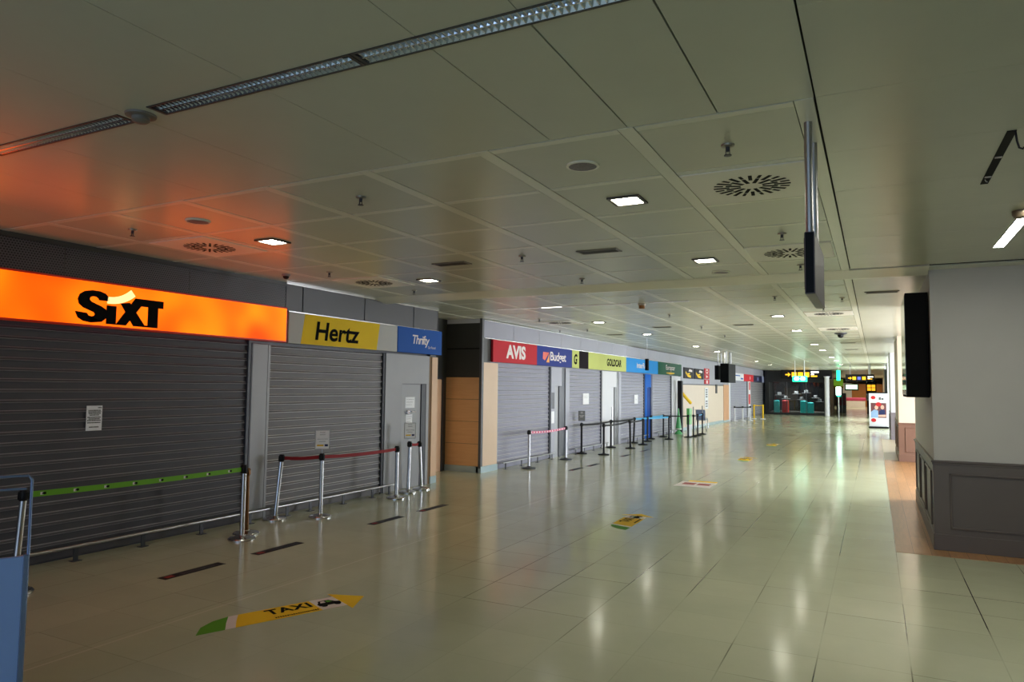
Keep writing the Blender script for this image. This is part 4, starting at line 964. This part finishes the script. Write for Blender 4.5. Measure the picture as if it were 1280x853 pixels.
# wall screen
t = thing('wall_screen', (0.60, 11.2, 1.88), 'big black screen box on the left face of the near pillar', 'screen')
MB().box(-0.235, 0.025, -0.70, 0.72, 0, 1.36, bev=0.006).build('casing', mat('matt_black_casing', rgb(8, 8, 8), 0.75, spec=0.2, var=0), t)
MB().box(-0.242, -0.23, -0.67, 0.69, 0.03, 1.33).build('display', mat('screen_grey_glass', rgb(60, 66, 60), 0.08, var=0), t)
# enclosing walls that the picture does not show, with daylight openings
struct('wall_right.004', MB().box(6.0, 6.15, -6, 10.3, 0, Z), M_GREYD, 'right wall outside the frame', 'wall')
p = MB(); p.box(-9.3, -7, -6.1, -5.95, 0, Z); p.box(4.5, 6.2, -6.1, -5.95, 0, Z); p.box(-9.3, 6.2, -6.1, -5.95, 0, 0.5); p.box(-9.3, 6.2, -6.1, -5.95, 3.2, Z)
for xx in (-4.2, -1.3, 1.6): p.box(xx, xx + 0.1, -6.1, -5.95, 0.5, 3.2)
struct('wall_back', p, M_WALLR, 'glazed wall behind the camera', 'wall')
p = MB(); p.box(5.0, 5.15, 14.75, 118, 0, 0.4); p.box(5.0, 5.15, 14.75, 118, 3.1, Z)
for yy in range(15, 118, 4): p.box(5.0, 5.15, yy, yy + 0.25, 0.4, 3.1)
struct('wall_right.005', p, M_WHITE, 'glazed outer wall behind the right-hand pillars', 'wall')
p = MB(); p.box(-9.3, 6.2, 116, 116.2, 0, Z)
struct('wall_far', p, M_CREAM, 'pale wall closing the far corridor', 'wall')
p = MB(); p.box(-8.35, -8.06, 68, 118, 0, Z)
struct('wall_left.016', p, M_CREAM, 'left wall of the far corridor', 'wall')

# ------------------------------------------------------------------ luggage shop at the end
t = thing('luggage_shop', (-5.5, 59.4, 0), 'black glazed luggage shop closing the hall', 'shop')
q = MB(); q.box(-2.3, 2.2, -0.1, 0.1, 2.55, 3.46); q.box(-2.3, 2.2, -0.1, 0.1, 0, 0.16); q.box(-2.3, -2.0, -0.1, 0.1, 0.16, 2.55); q.box(2.05, 2.2, -0.1, 0.1, 0.16, 2.55)
q.box(2.1, 2.3, 0.1, 8.0, 0, 3.46); q.box(-2.3, -2.19, 0.1, 8.0, 0, 3.46); q.build('frame', mat('shop_black', rgb(16, 16, 17), 0.4), t)
MB().box(-2.19, 2.1, 4.0, 4.1, 0, 3.4).build('back_wall', mat('shop_inner_dark', rgb(14, 14, 15), 0.8, spec=0.1), t)
q = MB()
for xx in (-0.68, 0.72): q.box(xx - 0.02, xx + 0.02, -0.05, 0.05, 0.16, 2.55)
q.build('mullion', mat('shop_mullion', rgb(60, 60, 62), 0.4), t)
MB().box(-2.0, 2.05, -0.012, -0.006, 0.16, 2.55).build('pane', M_GLASS, t)
MB().box(-2.1, 2.1, 1.6, 3.6, 0, 0.22, bev=0.01).build('platform', mat('shop_platform', rgb(46, 46, 48), 0.5), t)
q = MB()
for (xx, zz) in ((-1.5, 1.5), (-1.0, 1.2), (-0.2, 1.6), (0.2, 1.15), (0.55, 1.7), (1.25, 1.3), (1.55, 1.0)): q.box(xx - 0.3, xx + 0.3, 2.0, 2.9, zz, zz + 0.03); q.box(xx - 0.16, xx + 0.12, 2.2, 2.6, zz + 0.03, zz + 0.25, bev=0.04)
q.build('display_shelves', mat('shop_goods', rgb(120, 124, 128), 0.5, var=0.3, scale=6), t)
def suitcase(x, y, h, w, m, label):
    t = thing('suitcase', (x, y, 0), label, 'suitcase', 'suitcases in the shop window')
    q = MB().box(-w / 2, w / 2, -0.13, 0.13, 0.06, h, bev=0.045); q.build('shell', m, t)
    q = MB()
    for k in range(5): xx = -w / 2 + w * (k + 0.8) / 5.6; q.box(xx, xx + 0.012, -0.137, -0.12, 0.12, h - 0.08, bev=0.003)
    q.build('ribs', m, t)
    MB().tube([(-w / 4, 0, h - 0.02), (-w / 4, 0, h + 0.06), (w / 4, 0, h + 0.06), (w / 4, 0, h - 0.02)], 0.015, 8).build('handle', M_BLACK, t)
    for sx in (-1, 1): MB().lathe([(0.035, 0), (0.035, 0.06)], sx * w * 0.36, 0, 12).build('wheel', M_BLACK, t)
M_TEAL = mat('teal_shell', rgb(20, 214, 216), 0.35); M_CRIM = mat('crimson_shell', rgb(222, 50, 56), 0.35)
for x, h, w, m, lab in ((-7.0, 1.1, 0.42, M_TEAL, 'teal suitcase leftmost in the shop window'), (-6.35, 1.12, 0.5, M_CRIM, 'crimson suitcase in the shop window'), (-5.0, 1.1, 0.5, M_TEAL, 'tall teal suitcase right of the crimson one'), (-4.5, 0.98, 0.45, M_TEAL, 'short teal suitcase rightmost in the shop window')):
    suitcase(x, 59.85, h, w, m, lab)
t = thing('shop_column', (-3.25, 58.6, 0), 'white round column at the right corner of the luggage shop', 'column')
MB().lathe([(0.17, 0), (0.17, 2.9), (0.22, 2.96), (0.22, 3.0)], n=24).build('shaft', M_WHITE, t)
# direction sign on the shop
t = thing('direction_sign', (-4.72, 58.9, 2.80), 'black direction sign with yellow pictograms over the luggage shop', 'sign')
MB().box(-1.82, 1.82, -0.12, 0.12, 0, 0.72, bev=0.01).build('panel', M_BLACK, t)
UX = (1, 0, 0)
M_LITY = mat('lit_yellow_pictogram', rgb(250, 190, 20), 0.4, emit=(1, 0.5, 0.02, 1), es=0.8, var=0); M_LITW = mat('lit_white_lettering', rgb(255, 255, 255), 0.4, emit=(1, 1, 1, 1), es=0.9, var=0)
def picto_row(t, y, items, sc):
    o = (0, y, 0); q = MB()
    for (x, z) in items['sq']: q.box(x - 0.16 * sc, x + 0.16 * sc, y - 0.004, y, z - 0.16 * sc, z + 0.16 * sc)
    ax, az = items['arrow']
    q.poly([(ax - .17 * sc, az - .04 * sc), (ax, az - .04 * sc), (ax, az - .15 * sc), (ax + .17 * sc, az), (ax, az + .15 * sc), (ax, az + .04 * sc), (ax - .17 * sc, az + .04 * sc)], o, UX, UZ, 0.004)
    q.build('yellow_pictograms', M_LITY, t)
    q = MB(); lx, lz, lw = items['text']; q.box(lx, lx + lw, y - 0.004, y, lz, lz + 0.11 * sc); q.box(lx, lx + lw * 0.4, y - 0.004, y, lz - 0.14 * sc, lz - 0.06 * sc); q.build('white_lettering', M_LITW, t)
picto_row(t, -0.122, {'arrow': (-1.3, 0.33), 'sq': [(-0.85, 0.33), (-0.4, 0.33), (0.05, 0.33)], 'text': (0.35, 0.46, 0.55)}, 1.15)
MB().box(0.35, 0.8, -0.126, -0.122, 0.16, 0.26).build('yellow_lettering', M_LITY, t)
for xx in (-1.45, 1.45): MB().tube([(xx, 0, 0.7), (xx, 0, Z - 2.80)], 0.03, 8).build('hanger', M_STEEL, t)
# hung direction sign further right
t = thing('direction_sign', (-0.8, 47.0, 2.50), 'black hanging direction sign with pictograms in the corridor mouth', 'sign')
MB().box(-0.77, 0.77, -0.08, 0.08, 0, 0.42, bev=0.01).build('panel', M_BLACK, t)
picto_row(t, -0.082, {'arrow': (-0.53, 0.19), 'sq': [(-0.3, 0.19), (0.22, 0.19)], 'text': (0.42, 0.24, 0.3)}, 0.6)
MB().box(-0.13, 0.05, -0.086, -0.08, 0.1, 0.28).build('blue_pictogram', mat('lit_blue', rgb(90, 100, 220), 0.4, emit=(0.2, 0.25, 0.9, 1), es=0.5, var=0), t)
MB().box(0.42, 0.66, -0.086, -0.08, 0.12, 0.17).build('orange_lettering', M_LITY, t)
MB().tube([(0.52, 0, 0.40), (0.52, 0, Z - 2.5)], 0.07, 12).build('hanger', M_WHITE, t); MB().tube([(-0.52, 0, 0.40), (-0.52, 0, Z - 2.5)], 0.02, 8).build('hanger', M_STEEL, t)
# emergency exit lamps
M_EXG = mat('lit_exit_green', rgb(30, 220, 150), 0.4, emit=(0.02, 0.8, 0.42, 1), es=1.3, var=0); M_EXW = mat('lit_exit_white', rgb(240, 255, 245), 0.4, emit=(0.75, 1.0, 0.88, 1), es=5.0, var=0)
def exit_sign(x, y, z, w, h, label, rods=True):
    t = thing('exit_sign', (x, y, z), label, 'exit sign', 'green exit signs')
    MB().box(-w / 2, w / 2, -0.05, 0.05, 0, h, bev=0.008).build('panel', M_EXG, t)
    q = MB()
    for dx in (-w * 0.2, w * 0.22):
        q.poly([(dx + w * 0.17 * math.cos(k * PI / 6), h * 0.55 + h * 0.32 * math.sin(k * PI / 6)) for k in range(12)], (0, -0.052, 0), UX, UZ, 0.003)
    q.build('pictogram', M_EXW, t)
    if rods:
        for dx in (-w * 0.32, w * 0.32): MB().tube([(dx, 0, h - 0.01), (dx, 0, Z - z)], 0.022, 8).build('rod', M_WHITE, t)
exit_sign(-3.52, 40.0, 2.38, 0.72, 0.30, 'lit green exit sign hanging on two white rods before the shop')
t = thing('exit_lamp', (-2.1, 50, 1.55), 'small lit white and green lamp right of the luggage shop', 'lamp')
MB().box(-0.14, 0.14, -0.05, 0.05, 0.1, 0.62, bev=0.02).build('face', M_EXW, t); MB().box(-0.1, 0.14, -0.05, 0.05, 0.0, 0.1).build('green_foot', M_EXG, t); MB().tube([(0, 0, -1.55), (0, 0, 0.02)], 0.03, 10).build('pole', M_WHITE, t)
t = thing('added_green_glow_panel', (-2.17, 52, 2.6), 'tall green glowing panel for a reflection, right of the luggage shop', 'sign')
MB().box(-0.12, 0.12, -0.06, 0.06, 0, 0.7, bev=0.02).build('face', M_EXG, t); MB().tube([(0, 0, 0.69), (0, 0, Z - 2.6)], 0.02, 8).build('rod', M_STEEL, t)  # glowing panel added in place of the exit lamp's reflected green
# things in the corridor beyond
M_GSHOP = mat('green_shop_sign', rgb(110, 160, 30), 0.4, emit=(0.2, 0.4, 0.02, 1), es=0.3)
t = thing('shop_sign', (-3.0, 70, 2.35), 'green shop sign beyond the luggage shop corner', 'sign')
MB().box(-0.5, 0.45, -0.1, 0.1, 0, 0.6, bev=0.02).build('panel', M_GSHOP, t); MB().box(-0.5, 0.45, -0.1, 0.1, -0.2, -0.02).build('lower_strip', M_SYEL, t); MB().box(-0.4, -0.3, -0.05, 0.05, -2.35, -0.2).box(0.3, 0.4, -0.05, 0.05, -2.35, -0.2).build('post', M_GREY, t)
t = thing('vending_machine', (-2.75, 71, 0), 'dark machine with a red front under the green shop sign', 'machine')
MB().box(-0.4, 0.4, -0.3, 0.3, 0, 1.7, bev=0.02).build('cabinet', M_GREYD, t); MB().box(-0.34, 0.34, -0.31, -0.3, 0.6, 1.5).build('front', mat('dull_red_front', rgb(150, 60, 70), 0.4), t)
t = thing('padded_bench', (-2.0, 92, 0), 'long pink padded counter far down the corridor', 'bench')
MB().box(-1.35, 1.05, -0.35, 0.35, 0.72, 1.12, bev=0.1).build('cushion', mat('rose_upholstery', rgb(200, 70, 106), 0.6), t); MB().box(-1.25, 0.95, -0.3, 0.3, 0, 0.73, bev=0.01).build('base', M_WVIN, t)
t = thing('partition_wall', (-1.6, 98, 0), 'orange-brown partition behind the pink counter', 'partition')
MB().box(-1.0, 2.4, -0.1, 0.1, 0, 2.75).build('panel', mat('amber_partition', rgb(190, 122, 50), 0.5), t); MB().box(-2.4, -1.0, -0.12, 0.1, 0, 2.85).build('side_panel', M_WHITE, t)
t = thing('light_panel', (-1.65, 62, 1.95), 'white and lime lit display panel under the corridor sign', 'screen')
MB().box(-0.5, 0.5, -0.06, 0.06, 0, 0.5, bev=0.01).build('casing', M_BLACK, t); MB().box(-0.42, 0.42, -0.066, -0.06, 0.1, 0.46).build('display', mat('lit_pale_lime', rgb(220, 250, 220), 0.4, emit=(0.62, 1.0, 0.62, 1), es=0.9, var=0), t)
for dx in (-0.4, 0.4): MB().tube([(dx, 0, 0.49), (dx, 0, Z - 1.95)], 0.02, 8).build('rod', M_STEEL, t)
t = thing('totem_sign', (-0.26, 66, 0), 'black totem with four yellow squares at the corridor edge', 'sign')
MB().box(-0.42, 0.36, -0.08, 0.08, 1.7, 2.7, bev=0.01).build('head', M_BLACK, t); MB().box(-0.36, -0.14, -0.08, 0.08, 0, 1.7).build('post', M_BLACK, t)
q = MB()
for dx in (-0.32, 0.0):
    for dz in (1.95, 2.22): q.box(dx, dx + 0.27, -0.086, -0.08, dz, dz + 0.23)
q.build('yellow_squares', M_LITY, t); MB().box(-0.42, 0.3, -0.086, -0.08, 1.15, 1.7).build('white_sheet', M_PAPER, t)
# roll-up banner
t = thing('rollup_banner', (0.14, 41.6, 0), 'white roll-up banner with a picture of two people', 'banner', None, math.radians(-2))
MB().box(-0.46, 0.46, -0.16, 0.16, 0, 0.1, bev=0.02).build('base', M_BLACK, t); MB().box(-0.44, 0.44, -0.012, 0.0, 0.1, 1.82).build('banner', M_WHITE, t)
MB().box(-0.2, 0.44, -0.02, 0.01, 1.82, 1.88, bev=0.005).build('top_rail', M_BLACK, t)
yy = -0.0125
q = MB().poly([(-.36, .55), (.36, .55), (.36, 1.32), (-.36, 1.32)], (0, yy, 0), UX, UZ, 0.001); q.build('picture', mat('print_plum', rgb(110, 60, 66), 0.5), t)
q = MB()
for cx, cz in ((-0.1, 1.08), (0.18, 1.1)): q.poly([(cx + .085 * math.cos(k * PI / 6), cz + .115 * math.sin(k * PI / 6)) for k in range(12)], (0, yy - 0.001, 0), UX, UZ, 0.001)
q.poly([(-.05, .6), (.34, .6), (.34, .72), (-.05, .7)], (0, yy - 0.001, 0), UX, UZ, 0.001); q.build('printed_skin', mat('print_skin', rgb(226, 176, 160), 0.5), t)
q = MB(); q.poly([(-.36, .55), (-.02, .55), (-.02, .92), (-.2, .98), (-.36, .85)], (0, yy - 0.0015, 0), UX, UZ, 0.001); q.build('printed_pale_shirt', mat('print_pale_blue', rgb(150, 180, 220), 0.5), t)
q = MB(); q.poly([(.02, .6), (.3, .6), (.3, .95), (.16, 1.0), (.02, .9)], (0, yy - 0.0007, 0), UX, UZ, 0.001); q.build('printed_dark_jacket', M_NAVY, t)
for cx, cz, r_ in ((-.24, 1.6, .09), (-.24, .42, .1), (0.0, 1.25, .11)): MB().poly([(cx + r_ * 1.2 * math.cos(k * PI / 8), cz + r_ * math.sin(k * PI / 8)) for k in range(16)], (0, yy - 0.002, 0), UX, UZ, 0.001).build('red_mark', M_RED, t)
q = MB(); q.box(0.02, 0.12, yy - 0.002, yy, 1.48, 1.62); q.box(0.14, 0.24, yy - 0.002, yy, 1.48, 1.58); q.build('printed_lettering', M_INKG, t)
# green totem, cone, black pole with yellow strap by the cream wall
t = thing('wet_floor_cone', (-7.55, 30.4, 0), 'slim green cone in front of the white panel', 'cone')
MB().lathe([(0.16, 0), (0.16, 0.03), (0.05, 0.16), (0.13, 0.18), (0.02, 1.1)], n=20).build('body', mat('leaf_green_plastic', rgb(90, 180, 110), 0.4), t); MB().lathe([(0.14, 0.2), (0.128, 0.24)], n=20).build('white_ring', M_WVIN, t)
t = thing('gate_post', (-7.74, 31.5, 0), 'tall black post with a yellow arm beside the cream wall', 'post')
MB().box(-0.1, 0.1, -0.12, 0.12, 0, 2.3, bev=0.02).build('post', M_BLACKM, t)
MB().tube([(0.05, 0.1, 1.75), (0.25, 0.9, 1.3)], 0.07, 8).build('arm', M_YEL, t)
t = thing('sign_totem', (-6.75, 28.95, 0), 'slim green and white totem between the last black posts', 'sign')
MB().box(-0.06, 0.06, -0.2, 0.2, 0.5, 1.15, bev=0.01).build('green_panel', mat('bright_leaf_green', rgb(110, 205, 110), 0.4), t); MB().box(-0.05, 0.05, -0.2, 0.2, 0.0, 0.5).build('white_base', M_WHITE, t)
t = thing('wheelchair', (-7.25, 33.6, 0), 'folded pale blue wheelchair behind the last queue posts', 'wheelchair')
for sx in (-0.22, 0.22):
    q = MB(); q.tube([(sx, 0.3 * math.cos(k * PI / 12), 0.31 + 0.3 * math.sin(k * PI / 12)) for k in range(25)], 0.02, 8); q.build('wheel', M_STEEL, t)
MB().box(-0.2, 0.2, -0.22, 0.25, 0.48, 0.54, bev=0.015).build('seat', mat('slate_blue_fabric', rgb(120, 132, 170), 0.6), t); MB().box(-0.2, 0.2, -0.28, -0.22, 0.54, 0.98, bev=0.015).build('backrest', mat('slate_blue_fabric', rgb(120, 132, 170)), t)
for sx in (-0.21, 0.21): MB().tube([(sx, -0.42, 0.98), (sx, -0.26, 0.95), (sx, -0.25, 0.5), (sx, 0.3, 0.48), (sx, 0.42, 0.12)], 0.016, 8).build('side_frame', M_STEEL, t)

# ------------------------------------------------------------------ light
def area(name, loc, rot, sx, sy, power, col):
    l = bpy.data.lights.new(name, 'AREA'); l.shape = 'RECTANGLE'; l.size = sx; l.size_y = sy; l.energy = power; l.color = col
    o = bpy.data.objects.new(name, l); C.objects.link(o); o.location = loc; o.rotation_euler = rot
    return o
# daylight through the glazing behind the right-hand pillars (facing the hall)
for i, (y0, y1, pw) in enumerate(((15.3, 20.6, 560), (27.0, 32, 330), (37, 44, 600), (46, 60, 1300), (62, 80, 1800))):
    area('daylight_side_%s' % 'abcde'[i], (4.95, (y0 + y1) / 2, 1.75), (0, PI / 2, 0), 2.6, y1 - y0, pw, (0.86, 0.92, 1.0))
# dim blue daylight through the glazing behind the camera
area('daylight_back', (-1.2, -5.9, 1.85), (PI / 2, 0, 0), 11.0, 2.6, 95, (0.55, 0.74, 1.0))
area('added_shop_fill', (-5.5, 60.6, 3.3), (0, 0, 0), 3.6, 0.5, 320, (1.0, 0.96, 0.9))  # fill lamp added inside the shop to brighten the suitcases
area('corridor_light', (-1.5, 88, 3.4), (0, 0, 0), 3, 14, 200, (1.0, 0.9, 0.75))
w = bpy.data.worlds.new('World'); bpy.context.scene.world = w; w.use_nodes = True
w.node_tree.nodes['Background'].inputs[0].default_value = (0.55, 0.7, 1.0, 1); w.node_tree.nodes['Background'].inputs[1].default_value = 0.3

for o in list(bpy.data.objects):
    if '_head' in o: del o['_head']
sc = bpy.context.scene
sc.view_settings.view_transform = 'Standard'; sc.view_settings.look = 'None'; sc.view_settings.gamma = 1.0; sc.view_settings.use_curve_mapping = False
sc.view_settings.exposure = 0.68
sc.cycles.use_denoising = True
sc.cycles.max_bounces = 10; sc.cycles.diffuse_bounces = 6; sc.cycles.glossy_bounces = 5; sc.cycles.sample_clamp_indirect = 8.0
